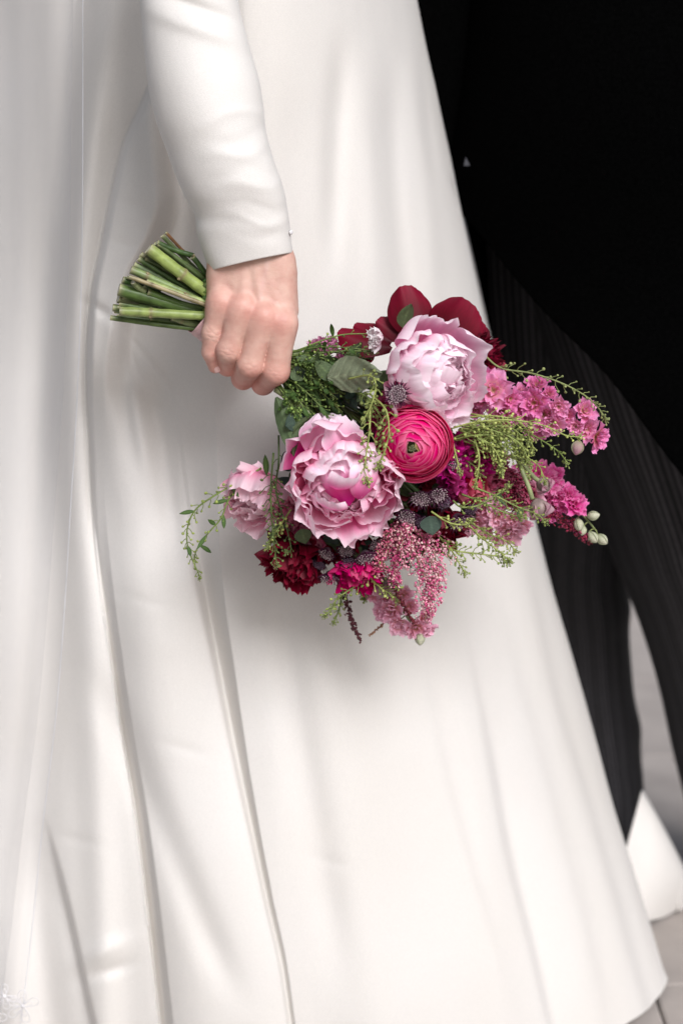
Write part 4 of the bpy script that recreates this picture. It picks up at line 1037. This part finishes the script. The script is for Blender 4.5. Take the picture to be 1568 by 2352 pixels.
# ---- leaves
def leaf_mesh(seed, c0, c1, W=.3, fold=.25, bend=.5, nt_=16, ns=11, veins=True):
    r = np.random.RandomState(seed); s = np.linspace(-1, 1, ns)[None, :]; t = np.linspace(0, 1, nt_)[:, None]
    w = W*np.sin(np.pi*np.clip(t, 0.01, .99)**.8)**.85
    ang = -bend*t; dl = 1/(nt_-1); z = np.cumsum(np.cos(ang)*dl, 0)-dl; x = np.cumsum(np.sin(ang)*dl, 0)
    x = x + 0*s + fold*w*np.abs(s) + .02*np.sin(s*5+t*9+seed)*t
    if veins: x = x + .012*W/.3*np.cos((t*1.1-np.abs(s)*.28)*2*math.pi*6)*(np.abs(s) > .05)
    V = np.stack([x, s*w, z+0*s], -1).reshape(-1, 3)
    m_ = (np.abs(s)*.6+.4*r.uniform(size=(nt_, ns)))[..., None]; c = np.array(c0)*m_+np.array(c1)*(1-m_)
    if veins: k = (np.cos((t*1.1-np.abs(s)*.28)*2*math.pi*6) > .86)[..., None]; c = np.where(k, c*1.25, c)
    c = np.where((np.abs(s) < .09)[..., None]+0*c > 0, c*1.3, c)
    return mesh_from('leaf', V, grid_faces(nt_, ns), M_PLANT, c.reshape(-1, 3))
LG = [leaf_mesh(800+i, (.085, .125, .055), (.10, .145, .06), .26, .2, .4+.3*i) for i in range(3)]        # mid green
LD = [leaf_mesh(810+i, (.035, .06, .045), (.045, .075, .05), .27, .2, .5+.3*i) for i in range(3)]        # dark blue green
LW = [leaf_mesh(820+i, (.05, .10, .02), (.07, .13, .03), .09, .2, .3+.4*i, 8, 5, False) for i in range(3)]  # narrow
BIG = leaf_mesh(830, (.19, .22, .135), (.20, .23, .14), .33, .12, .5, 28, 17)
def leaf(me, a, b, face=CAMD, W=None, roll=0): return place(me, pv(*a), pv(*b), -np.asarray(face, float), W=W, roll=roll, name='leaf')
leaf(BIG, (752, 868, -24), (888, 846, -34), (.1, -1, -.1), W=.050)
leaf(LG[0], (925, 752, -14), (938, 690, -20), (.5, -1, 0), W=.030)
leaf(LG[2], (634, 912, -14), (700, 1060, -18), (-.2, -1, .1), W=.036)
leaf(LD[1], (706, 960, -16), (645, 985, -22), (.1, -1, .3), W=.035)
leaf(LG[1], (715, 955, -22), (650, 1000, -24), (.3, -.6, -.6), W=.018)
leaf(LD[0], (690, 975, -10), (690, 1035, -6), (-.2, -1, .1), W=.040)
leaf(LD[2], (655, 975, -8), (740, 1000, -12), (0, -1, .3), W=.034)
leaf(LG[0], (770, 872, -20), (718, 826, -22), (.2, -1, .2), W=.028)
leaf(LG[1], (760, 850, -8), (772, 808, -14), (.1, -1, .4), W=.040)
leaf(LD[0], (770, 850, -6), (825, 838, -8), (.1, -1, .4), W=.036)
leaf(LG[2], (790, 820, 10), (850, 800, 8), (.1, -.7, .7), W=.030)
leaf(LD[1], (988, 1185, -30), (990, 1228, -28), (.2, -1, .1), W=.036)
leaf(LG[1], (692, 1215, -20), (700, 1248, -18), (.2, -1, .1), W=.030)
leaf(LG[0], (655, 1205, -4), (615, 1232, -2), (.2, -1, .1), W=.014)
leaf(LW[1], (612, 1092, -6), (609, 1034, -6), CAMD, W=.03)
leaf(LG[1], (1145, 1130, -16), (1152, 1165, -16), (.8, -.6, 0), W=.016)
leaf(LG[0], (1195, 1165, -14), (1192, 1195, -12), CAMD, W=.012)
# loose foliage filling the heart of the bouquet
r2 = random.Random(77)
for i in range(150):
    a = r2.random(); u0 = 672+a*130; v0 = 835+r2.uniform(-20, 45)+a*40
    ang = r2.uniform(-.5, 1.25); L = r2.uniform(28, 60); d = r2.uniform(-12, 14)
    leaf((LW+LW+LD+LG)[r2.randrange(12)], (u0, v0, d), (u0+L*math.cos(ang), v0+L*math.sin(ang), d+r2.uniform(-10, 10)), (r2.uniform(-.5, .5), -1, r2.uniform(-.3, .8)), W=r2.uniform(.012, .03))
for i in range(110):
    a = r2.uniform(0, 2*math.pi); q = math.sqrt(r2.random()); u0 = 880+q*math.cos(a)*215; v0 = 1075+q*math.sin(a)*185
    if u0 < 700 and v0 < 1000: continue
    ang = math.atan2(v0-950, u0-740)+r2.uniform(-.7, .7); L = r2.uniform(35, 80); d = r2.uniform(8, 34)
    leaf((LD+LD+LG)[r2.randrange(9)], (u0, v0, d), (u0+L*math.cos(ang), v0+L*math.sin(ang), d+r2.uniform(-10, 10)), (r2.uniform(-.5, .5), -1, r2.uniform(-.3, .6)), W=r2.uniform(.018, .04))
mb = MB()   # dark, dense heart of stems and leaf bases
hub = pv(690, 858, 12)
for i in range(64):
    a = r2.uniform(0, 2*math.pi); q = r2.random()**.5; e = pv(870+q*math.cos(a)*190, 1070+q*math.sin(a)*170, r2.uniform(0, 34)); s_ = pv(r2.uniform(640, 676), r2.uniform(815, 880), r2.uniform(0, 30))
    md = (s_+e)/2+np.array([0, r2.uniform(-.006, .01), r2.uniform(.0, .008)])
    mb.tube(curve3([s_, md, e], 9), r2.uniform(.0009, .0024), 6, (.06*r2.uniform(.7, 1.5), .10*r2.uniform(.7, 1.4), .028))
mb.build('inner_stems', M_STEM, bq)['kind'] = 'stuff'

# ---- pepperwort sprigs: fine stem, short stalks each with a round flat pod, a knot of tiny buds at the tip
def sprig(pts, n=16, side=9.0, c=(.13, .19, .05), pod=(.17, .23, .06), seed=0, tip=True, leaves=0, podr=.00135, start=.15, th=.00095):
    c = tuple(np.array(c)*[1.5, 1.38, 1.3]); pod = tuple(np.array(pod)*[1.65, 1.5, 1.4])
    rn = random.Random(seed); pc = curve3([pv(*q) for q in pts], 40); mb = MB(); pods = MB()
    L = np.linalg.norm(np.diff(pc, axis=0), axis=1).sum(); n = max(5, int(n))
    mb.tube(pc, np.linspace(th, th*.55, 40), 5, c)
    for k in range(n):
        f = start+(1-start)*(k+.5)/n; i = min(38, int(f*39)); p = pc[i]; t = nz(pc[min(39, i+1)]-pc[i])
        a = k*2.39996+rn.uniform(-.4, .4); fr = frame(t); out = fr @ np.array([math.cos(a), math.sin(a), .55]); l = side*.001*rn.uniform(.65, 1.15)*(1.05-.62*f)
        e = p+nz(out)*l+t*l*.2; mid = p+nz(out)*l*.5-t*l*.08
        mb.tube([p, mid, e], .00038, 4, c, False)
        pr_ = podr*rn.uniform(.8, 1.25)*(1.12-.45*f)
        nrm = nz([rn.uniform(-1, 1), -1.2, rn.uniform(-1, 1)])
        pods.ball(e+nz(out)*pr_*.7, pr_, nrm, pr_*.45, np.array(pod)*rn.uniform(.75, 1.3), 8, 4)
    if tip:
        for k in range(22):
            d = nz(nz(pc[-1]-pc[-3])*.9+np.array([rn.gauss(0, 1), rn.gauss(0, 1), rn.gauss(0, 1)])*.55); e = pc[-1]-nz(pc[-1]-pc[-4])*rn.uniform(0, .006)+d*rn.uniform(.0015, .004)
            mb.tube([pc[-1]-nz(pc[-1]-pc[-4])*.003, e], .0002, 3, c, False); pods.ball(e, rn.uniform(.0004, .0007), None, None, np.array([.27, .31, .11])*rn.uniform(.8, 1.3), 5, 4)
    root = mb.build('pepperwort_sprig', M_PLANT, bq); o = pods.build('seed_pods', M_PLANT, root); o['kind'] = 'stuff'
    for k in range(leaves):
        i = int((k+.5)/leaves*30)+2; p = pc[i]; t = nz(pc[i+1]-pc[i]); a = rn.uniform(-1, 1)
        d = nz(t*.7+np.array([math.cos(k*2.6), -.2, math.sin(k*2.6)])*.9); lo = place(LW[k % 3], p, p+d*rn.uniform(.009, .019), -CAMD, W=.022, name='leaf', parent=root)
    return root
YG = (.24, .30, .09); YP = (.27, .33, .10)
SP = [
 ([(1108, 812, 0), (1150, 845, -4), (1220, 857, -6), (1290, 880, -6), (1345, 910, -4), (1378, 942, 0), (1392, 968, 4)], 42, 9, {'c': (.15, .19, .07), 'pod': (.17, .21, .08)}),
 ([(1030, 985, -30), (1100, 968, -36), (1180, 965, -34), (1250, 978, -28), (1300, 1000, -22), (1338, 1003, -18)], 34, 9, {'c': YG, 'pod': YP}),
 ([(1060, 990, -10), (1130, 985, -18), (1200, 990, -16), (1250, 1015, -12), (1285, 1040, -10), (1304, 1068, -8)], 30, 9, {}),
 ([(1060, 960, -14), (1130, 955, -24), (1190, 968, -22), (1215, 1000, -20), (1225, 1040, -18)], 30, 8, {'c': YG, 'pod': YP}),
 ([(1070, 1000, -20), (1110, 1010, -28), (1140, 1040, -30), (1155, 1080, -28)], 24, 7, {'c': YG, 'pod': YP}),
 ([(1040, 1010, -20), (1090, 1000, -30), (1150, 1005, -30), (1180, 1050, -26)], 28, 8, {'c': (.18, .24, .07)}),
 ([(1080, 950, -8), (1140, 965, -16), (1170, 1010, -14), (1190, 1040, -10), (1235, 1068, -8), (1252, 1110, -8)], 30, 8, {'c': YG}),
 ([(1030, 985, -30), (1040, 1020, -38), (1050, 1060, -40), (1056, 1088, -40)], 10, 4, {'c': YG, 'pod': YP, 'th': .0011}),
 ([(1090, 1010, -26), (1100, 1050, -32), (1096, 1090, -34), (1090, 1116, -34)], 10, 4, {'c': YG, 'pod': YP, 'th': .001}),
 ([(1090, 1120, -20), (1140, 1140, -26), (1190, 1165, -28), (1230, 1180, -28), (1255, 1200, -26)], 30, 9, {'c': (.17, .23, .07)}),
 ([(1060, 1135, -18), (1110, 1155, -24), (1160, 1178, -26), (1205, 1190, -26)], 26, 8, {}),
 ([(1040, 1150, -22), (1060, 1165, -30), (1100, 1160, -30), (1150, 1130, -26), (1170, 1115, -24)], 20, 7, {'c': (.16, .22, .07)}),
 ([(990, 1175, -26), (1030, 1200, -34), (1065, 1205, -34), (1085, 1196, -34)], 18, 7, {'c': YG, 'pod': YP}),
 ([(1060, 1190, -6), (1100, 1230, -10), (1140, 1262, -10), (1172, 1290, -8)], 34, 9, {'c': YG, 'pod': (.15, .21, .06)}),
 ([(1000, 1225, -2), (1040, 1262, -8), (1100, 1272, -8), (1150, 1280, -6), (1165, 1296, -6)], 34, 10, {'c': YG, 'pod': (.15, .21, .06)}),
 ([(1000, 1225, -6), (1030, 1255, -10), (1052, 1290, -10), (1068, 1320, -10)], 26, 8, {'c': YG, 'pod': (.15, .21, .06)}),
 ([(1080, 1200, 0), (1120, 1225, 0), (1165, 1245, 0), (1185, 1270, 2)], 24, 8, {'c': YG, 'pod': YP}),
 ([(600, 1075, 6), (545, 1108, -2), (490, 1140, -6), (448, 1172, -6), (430, 1215, -6), (432, 1260, -4), (448, 1300, -2), (461, 1330, 0)], 40, 8, {'leaves': 3}),
 ([(590, 1080, 8), (530, 1140, -2), (508, 1190, -4), (478, 1225, -4), (452, 1262, -2), (446, 1290, 0)], 18, 6, {'leaves': 6}),
 ([(628, 1040, -10), (622, 1120, -26), (624, 1190, -30), (630, 1250, -30), (636, 1300, -28)], 46, 10, {'c': (.07, .11, .03), 'pod': (.09, .14, .04)}),
 ([(640, 1000, -10), (640, 1060, -22), (634, 1130, -26), (655, 1200, -24), (668, 1260, -22), (655, 1270, -22)], 28, 9, {'c': (.06, .10, .03), 'pod': (.08, .13, .04)}),
 ([(668, 1170, -22), (648, 1200, -26), (628, 1230, -26), (612, 1262, -24)], 22, 6, {'c': YG, 'pod': YP}),
 ([(672, 808, 4), (700, 798, -2), (745, 780, -4), (790, 768, -4), (850, 766, -4)], 8, 5, {'c': (.12, .18, .05), 'tip': False, 'leaves': 2}),
 ([(672, 822, 0), (720, 812, -6), (800, 806, -6), (862, 808, -6)], 8, 6, {'c': (.11, .16, .05), 'th': .0011}),
 ([(800, 870, -30), (846, 862, -50), (862, 880, -60), (856, 920, -64), (832, 970, -66)], 26, 8, {'c': YG, 'pod': (.16, .21, .06)}),
 ([(850, 905, -50), (885, 940, -66), (893, 990, -70), (885, 1030, -70), (872, 1060, -68), (868, 1075, -66)], 30, 8, {'c': YG, 'pod': (.20, .26, .08), 'podr': .0016}),
 ([(850, 930, -56), (848, 990, -68), (840, 1050, -72), (836, 1090, -72), (848, 1110, -72)], 34, 8, {'c': YG, 'pod': (.20, .26, .08), 'podr': .0016}),
 ([(820, 900, -20), (870, 950, -44), (880, 1000, -50), (862, 1040, -54)], 30, 9, {'c': (.13, .18, .05), 'pod': (.13, .18, .05), 'podr': .0016}),
 ([(800, 890, -16), (850, 920, -36), (842, 960, -44)], 24, 8, {'pod': (.13, .18, .05), 'podr': .0016}),
 ([(850, 1325, 4), (818, 1345, -4), (775, 1375, -6), (760, 1400, -6), (744, 1415, -6)], 26, 7, {'c': (.17, .23, .07)}),
 ([(860, 1300, -2), (850, 1325, -10), (880, 1355, -12), (900, 1365, -12), (915, 1385, -12)], 30, 8, {'c': YG, 'pod': YP}),
 ([(890, 1220, -10), (880, 1290, -16), (905, 1330, -18), (915, 1350, -18)], 26, 7, {'c': (.15, .19, .07)}),
 ([(800, 1340, 24), (830, 1360, 26), (838, 1380, 28)], 16, 6, {}),
 ([(790, 1345, 26), (778, 1400, 30), (765, 1435, 30)], 14, 6, {}),
]
for i in range(14):
    rr_ = random.Random(50+i); u0, v0 = 1040+rr_.uniform(-10, 40), 960+rr_.uniform(0, 90); an = rr_.uniform(-.25, .75); L = rr_.uniform(90, 190); d = rr_.uniform(-30, -8)
    SP.append(([(u0, v0, d+8), (u0+L*.4*math.cos(an-.25), v0+L*.4*math.sin(an-.25), d), (u0+L*.75*math.cos(an-.1), v0+L*.75*math.sin(an-.1), d), (u0+L*math.cos(an+.12), v0+L*math.sin(an+.12)+6, d+3)], 26, 8, {'c': (.19, .25, .075), 'pod': (.22, .28, .085)}))
for i, (p, n, sd_, kw) in enumerate(SP): sprig(p, n, sd_, seed=900+i, **kw)
# the tangle of thin green sprigs between hand and flowers
for i in range(26):
    a = r2.random(); ang = -.12+a*1.25+r2.uniform(-.06, .06); L = r2.uniform(110, 215)*(1-.25*a)
    u0, v0 = 655+a*-18+r2.uniform(-6, 6), 812+a*78; d0 = r2.uniform(-14, 6)
    p = [(u0, v0, d0+8), (u0+L*.35*math.cos(ang), v0+L*.35*math.sin(ang)-4, d0-2), (u0+L*.7*math.cos(ang+.05), v0+L*.7*math.sin(ang+.05), d0-8), (u0+L*math.cos(ang+.12), v0+L*math.sin(ang+.12), d0-8)]
    k = r2.uniform(.7, 1.35)
    sprig(p, 22, 8, (.085*k, .13*k, .035*k), (.09*k, .15*k, .035*k), 1000+i, False, 3, start=.2, th=r2.uniform(.0006, .0011))

# ---- astilbe and amaranth plumes
def plume(pts, spread, n, cols, seed, name, label=None, branch=True, sz=.00105):
    rn = random.Random(seed); pc = curve3([pv(*q) for q in pts], 30); mb = MB(); fl = MB()
    mb.tube(pc, np.linspace(.0008, .0004, 30), 5, (.42, .22, .16) if branch else (.10, .01, .02))
    nb = 26 if branch else 1
    for b_ in range(nb):
        f = b_/nb; i = int(f*28); t = nz(pc[i+1]-pc[i]); a = b_*2.4; fr = frame(t)
        l = spread*.001*(1-.8*f)*rn.uniform(.7, 1.2) if branch else 0
        out = nz(fr @ np.array([math.cos(a), math.sin(a), .8]))
        bp = curve3([pc[i], pc[i]+out*l*.6, pc[i]+out*l+t*l*.35+np.array([0, 0, -.1*l])], 10) if branch else pc
        if branch: mb.tube(bp, .0003, 3, (.5, .28, .22), False)
        m_ = n//nb
        for k in range(m_):
            p = bp[min(len(bp)-1, int((k+.5)/m_*len(bp)))]; w_ = (.0038 if branch else spread*.001*(1-.65*k/m_))
            q = p+np.array([rn.gauss(0, 1), rn.gauss(0, 1), rn.gauss(0, 1)])*w_*.5
            fl.ball(q, sz*rn.uniform(.6, 1.3), nz([rn.uniform(-1, 1), rn.uniform(-1, 1), rn.uniform(-1, 1)]), sz*rn.uniform(.8, 1.6), cols[rn.randrange(len(cols))], 4, 3)
    root = mb.build(name, M_PLANT, bq); fl.build('flowerlets', M_PLANT, root)['kind'] = 'stuff'
    if label: root['label'] = label
PKS = [(.80, .16, .32), (.88, .45, .52), (.90, .62, .60), (.72, .10, .28), (.86, .36, .46)]
plume([(925, 1190, -18), (945, 1250, -24), (968, 1310, -24), (985, 1370, -22), (975, 1425, -20)], 28, 800, PKS, 1, 'astilbe', 'feathery pink astilbe plume hanging at the bottom')
plume([(930, 1195, -16), (915, 1250, -22), (905, 1310, -22), (910, 1340, -20)], 17, 620, [(.62, .08, .22), (.76, .32, .38), (.5, .05, .17), (.8, .5, .48)], 2, 'astilbe')
plume([(950, 1215, -14), (990, 1260, -18), (1004, 1310, -18), (998, 1360, -16)], 26, 460, PKS, 3, 'astilbe')
plume([(940, 1200, -10), (880, 1260, -14), (870, 1320, -14)], 16, 600, [(.6, .1, .2), (.7, .3, .35)], 23, 'astilbe')
plume([(960, 1290, -10), (988, 1340, -14), (990, 1400, -14), (980, 1432, -12)], 6, 240, PKS[1:], 13, 'astilbe')
DK = [(.10, .006, .012), (.07, .004, .010), (.15, .012, .02)]
plume([(893, 1325, -14), (915, 1370, -18), (935, 1405, -18), (950, 1430, -18)], 2.6, 120, DK, 4, 'amaranth', 'short dark red amaranth tassel in front of the coral larkspur', False)
plume([(775, 1330, 22), (795, 1375, 36), (808, 1430, 40), (828, 1472, 40)], 5.0, 190, [(.10, .02, .03), (.13, .03, .04)], 5, 'amaranth', 'long dark red amaranth tassel hanging lowest on the left', False, .0012)
plume([(1250, 1165, 40), (1290, 1195, 46), (1325, 1220, 48), (1356, 1244, 50)], 8.0, 260, [(.20, .008, .03), (.30, .02, .06), (.24, .02, .07)], 6, 'amaranth', 'crimson amaranth tassel pointing to the right against the trousers', False, .0012)
plume([(1170, 1090, 12), (1200, 1120, 12), (1215, 1160, 12)], 14, 900, [(.28, .01, .05), (.45, .06, .14), (.5, .12, .2)], 7, 'astilbe', None)
plume([(1140, 1110, 16), (1175, 1140, 16), (1190, 1165, 14)], 12, 600, [(.22, .01, .04), (.38, .04, .10)], 8, 'astilbe', None)
plume([(908, 1390, 22), (888, 1425, 28), (848, 1460, 30)], 2.5, 70, [(.40, .22, .13), (.32, .16, .09)], 9, 'astilbe', 'tiny tan wisp at the lower left of the coral larkspur', False, .0009)

# ---- cut stems in the hand, and the ribbon round them
def cut_stem(a, b, r_, col_, nodes=(), seed=0, label=None, sides=9, hollow=False):
    rn = random.Random(seed); A = pv(*a); B = pv(*b); n = 26; t = np.linspace(0, 1, n); ax = nz(B-A)
    side = nz(np.cross(ax, [0, 1, 0.1])); pts = A+(B-A)*t[:, None]+side*(np.sin(t*rn.uniform(2, 4)+rn.uniform(0, 3))*.0007)[:, None]
    rad = np.full(n, r_*.001)*(1+.03*np.sin(t*30+seed))
    for q in nodes: rad = rad*(1+.14*np.exp(-((t-q)/.025)**2))
    c = np.tile(np.array(col_), (n, 1))*(1+.12*np.sin(t*11+seed))[:, None]
    for q in nodes: k = np.exp(-((t-q)/.03)**2)[:, None]*.8; c = c*(1-k)+np.array([.20, .15, .08])*k
    c[0] = (.34, .33, .18); c[1] = np.array(col_)*.7+np.array([.3, .28, .16])*.3
    st = np.array([rn.uniform(.72, 1.22) for _ in range(sides)])[None, :, None]
    mb = MB(); mb.tube(pts, rad, sides, c[:, None, :]*st, False)
    ring = r_*.001*1.45
    fr = frame(-ax); a_ = np.linspace(0, 2*math.pi, 10, endpoint=False)
    disc = A+ax*.0001+np.stack([fr @ np.array([math.cos(q)*ring*.66, math.sin(q)*ring*.66, 0]) for q in a_])
    mb.add(np.vstack([disc, A[None]+ax*.0006]), [[i, (i+1) % 10, 10] for i in range(10)], [(.42, .40, .27)]*10+[(.60, .58, .44)])
    for q in nodes:
        i = int(q*(n-1)); p = pts[i]; d = nz(side*rn.choice([-1, 1])+np.array([0, -.8, 0])); mb.tube([p, p+d*r_*.0010, p+d*r_*.0013-ax*.001], [r_*.0005, r_*.0004, r_*.0002], 6, (.25, .20, .11))
    o = mb.build('cut_stem', M_STEM, bq)
    if label: o['label'] = label
# cut ends fan out at the left; they run together inside the fist
def SC(zx, zy): return (229.7+zx*.3296, 516.8+zy*.3296)
CS = [ # (zoom end) (zoom hand side) radius mm, colour, depth end, depth hand, nodes
 ((455, 52), (640, 230), 1.5, (.16, .075, .03), 14, 16, ()),
 ((430, 75), (700, 330), 2.2, (.10, .14, .05), 12, 16, ()),
 ((395, 122), (650, 215), 2.6, (.045, .09, .022), 4, 8, ()),
 ((640, 222), (790, 400), 2.6, (.045, .09, .022), 8, 10, (.02,)),
 ((370, 135), (800, 420), 3.0, (.11, .17, .04), 10, 12, ()),
 ((335, 165), (800, 500), 6.0, (.26, .33, .09), -4, 2, (.52,)),
 ((280, 205), (700, 480), 3.0, (.10, .10, .05), 8, 12, (.35, .7)),
 ((265, 235), (720, 520), 2.6, (.07, .12, .035), 4, 10, ()),
 ((235, 275), (700, 500), 3.2, (.13, .18, .08), 6, 12, ()),
 ((212, 315), (760, 545), 4.2, (.20, .27, .10), 0, 6, (.2,)),
 ((200, 365), (765, 560), 2.0, (.36, .30, .16), -8, -4, (.28, .82)),
 ((320, 400), (770, 545), 3.0, (.26, .31, .11), -3, -1, (.62,)),
 ((155, 385), (420, 470), 3.6, (.05, .10, .025), 14, 16, ()),
 ((128, 452), (660, 590), 6.2, (.095, .155, .04), 2, 8, ()),
 ((125, 510), (400, 590), 4.6, (.09, .10, .045), 8, 14, ()),
 ((88, 575), (600, 640), 3.6, (.08, .13, .03), 10, 14, ()),
 ((135, 606), (740, 628), 4.6, (.30, .38, .11), -8, -4, (.36,)),
 ((70, 648), (660, 715), 2.6, (.085, .13, .035), 2, 4, ()),
 ((350, 650), (700, 700), 2.8, (.07, .11, .03), 6, 8, ()),
 ((500, 640), (720, 700), 4.2, (.16, .20, .08), 2, 6, (.3,)),
 ((330, 470), (740, 600), 3.2, (.10, .17, .04), 3, 8, ()),
 ((300, 440), (620, 560), 2.6, (.05, .09, .02), 6, 10, ()),
 ((250, 330), (600, 470), 2.6, (.06, .11, .03), 12, 14, ()),
 ((230, 395), (310, 460), 3.0, (.22, .26, .12), -5, -2, ()),
]
for i, (a, b, r_, c, d0, d1, nd) in enumerate(CS):
    au, av = SC(*a); bu, bv = SC(*b)
    # run on into the fist towards the binding point
    cut_stem((au, av, d0), (bu, bv, d1+6), r_*(.86 if r_ > 4 else .92), c, nd[:1] if i % 2 else nd, i, 'thick light green stem with a knuckle, uppermost of the bundle' if i == 5 else ('pale lime green stem lying lowest in front' if i == 16 else None))
rs_ = random.Random(91)
for i in range(18):
    f = rs_.random(); zx0, zy0 = 440-360*math.sin(f*1.5)**.7, 90+560*f
    hx, hy = 770-60*max(0, f-.6), 380+330*f
    k = rs_.uniform(.55, 1.5); au, av = SC(zx0+rs_.uniform(5, 60), zy0); bu, bv = SC(hx, hy)
    cut_stem((au, av, rs_.uniform(3, 13)), (bu, bv, rs_.uniform(10, 18)), rs_.uniform(1.3, 2.6), (.10*k, .15*k, .045*k), (), 60+i)
mb = MB()
for i in range(22):
    k = i/21; a = (455+30*k*0, 652+k*90, 10+8*math.sin(i*2.1)); p = [pv(470, 640+k*100, 10+8*math.sin(i*2.1)), pv(560, 735+k*52, 20+7*math.sin(i*1.7)), pv(668, 800+k*75, 10+9*math.sin(i*2.3))]
    mb.tube(curve3(p, 10), .0034, 7, (.12*r2.uniform(.7, 1.5), .17*r2.uniform(.7, 1.4), .045))
mb.build('bound_stems', M_STEM, bq)['kind'] = 'stuff'
for a, b, r_, c in [((660, 838, -2), (775, 866, -16), 2.6, (.15, .19, .065)), ((632, 893, -4), (740, 975, -14), 3.0, (.17, .19, .08)), ((664, 826, 2), (850, 835, -2), 1.5, (.10, .15, .04)), ((660, 850, -6), (790, 892, -20), 1.1, (.13, .19, .06)), ((672, 812, 6), (700, 822, 6), 3.4, (.34, .42, .18))]:
    A, B = pv(*a), pv(*b); mb = MB(); t = np.linspace(0, 1, 14)[:, None]; mb.tube(A+(B-A)*t+np.array([0, 0, .0016])*np.sin(t*3.1), r_*.001*(1+.15*np.exp(-((t[:, 0]-.45)/.05)**2)), 8, c); mb.build('stem', M_STEM, bq)
# ribbon
def ribbon():
    A = pv(457, 731, 10); B = pv(545, 800, 20); ax = nz(B-A); fr = frame(ax, (0, -1, 0)); n = 30; a = np.linspace(0, 2*math.pi, 40, endpoint=False); V = []
    for k in range(n):
        f = k/(n-1); c = A+(B-A)*f
        for q in a:
            # the free edge is cut on a slant
            rr = .0148-.001*f+.0003*math.sin(f*40+q)
            off = 0.0006*math.sin(q*3)*(1-f)
            V.append(c+ax*off+fr @ np.array([math.cos(q)*rr, math.sin(q)*rr*1.0, 0]))
    me = mesh_from('ribbon', V, grid_faces(n, 40, True), plain('pink_satin_ribbon', (.52, .33, .33), .4, (60, .06)))
    o = link('ribbon', me, bq)
    md = o.modifiers.new('t', 'SOLIDIFY'); md.thickness = .0005
ribbon()
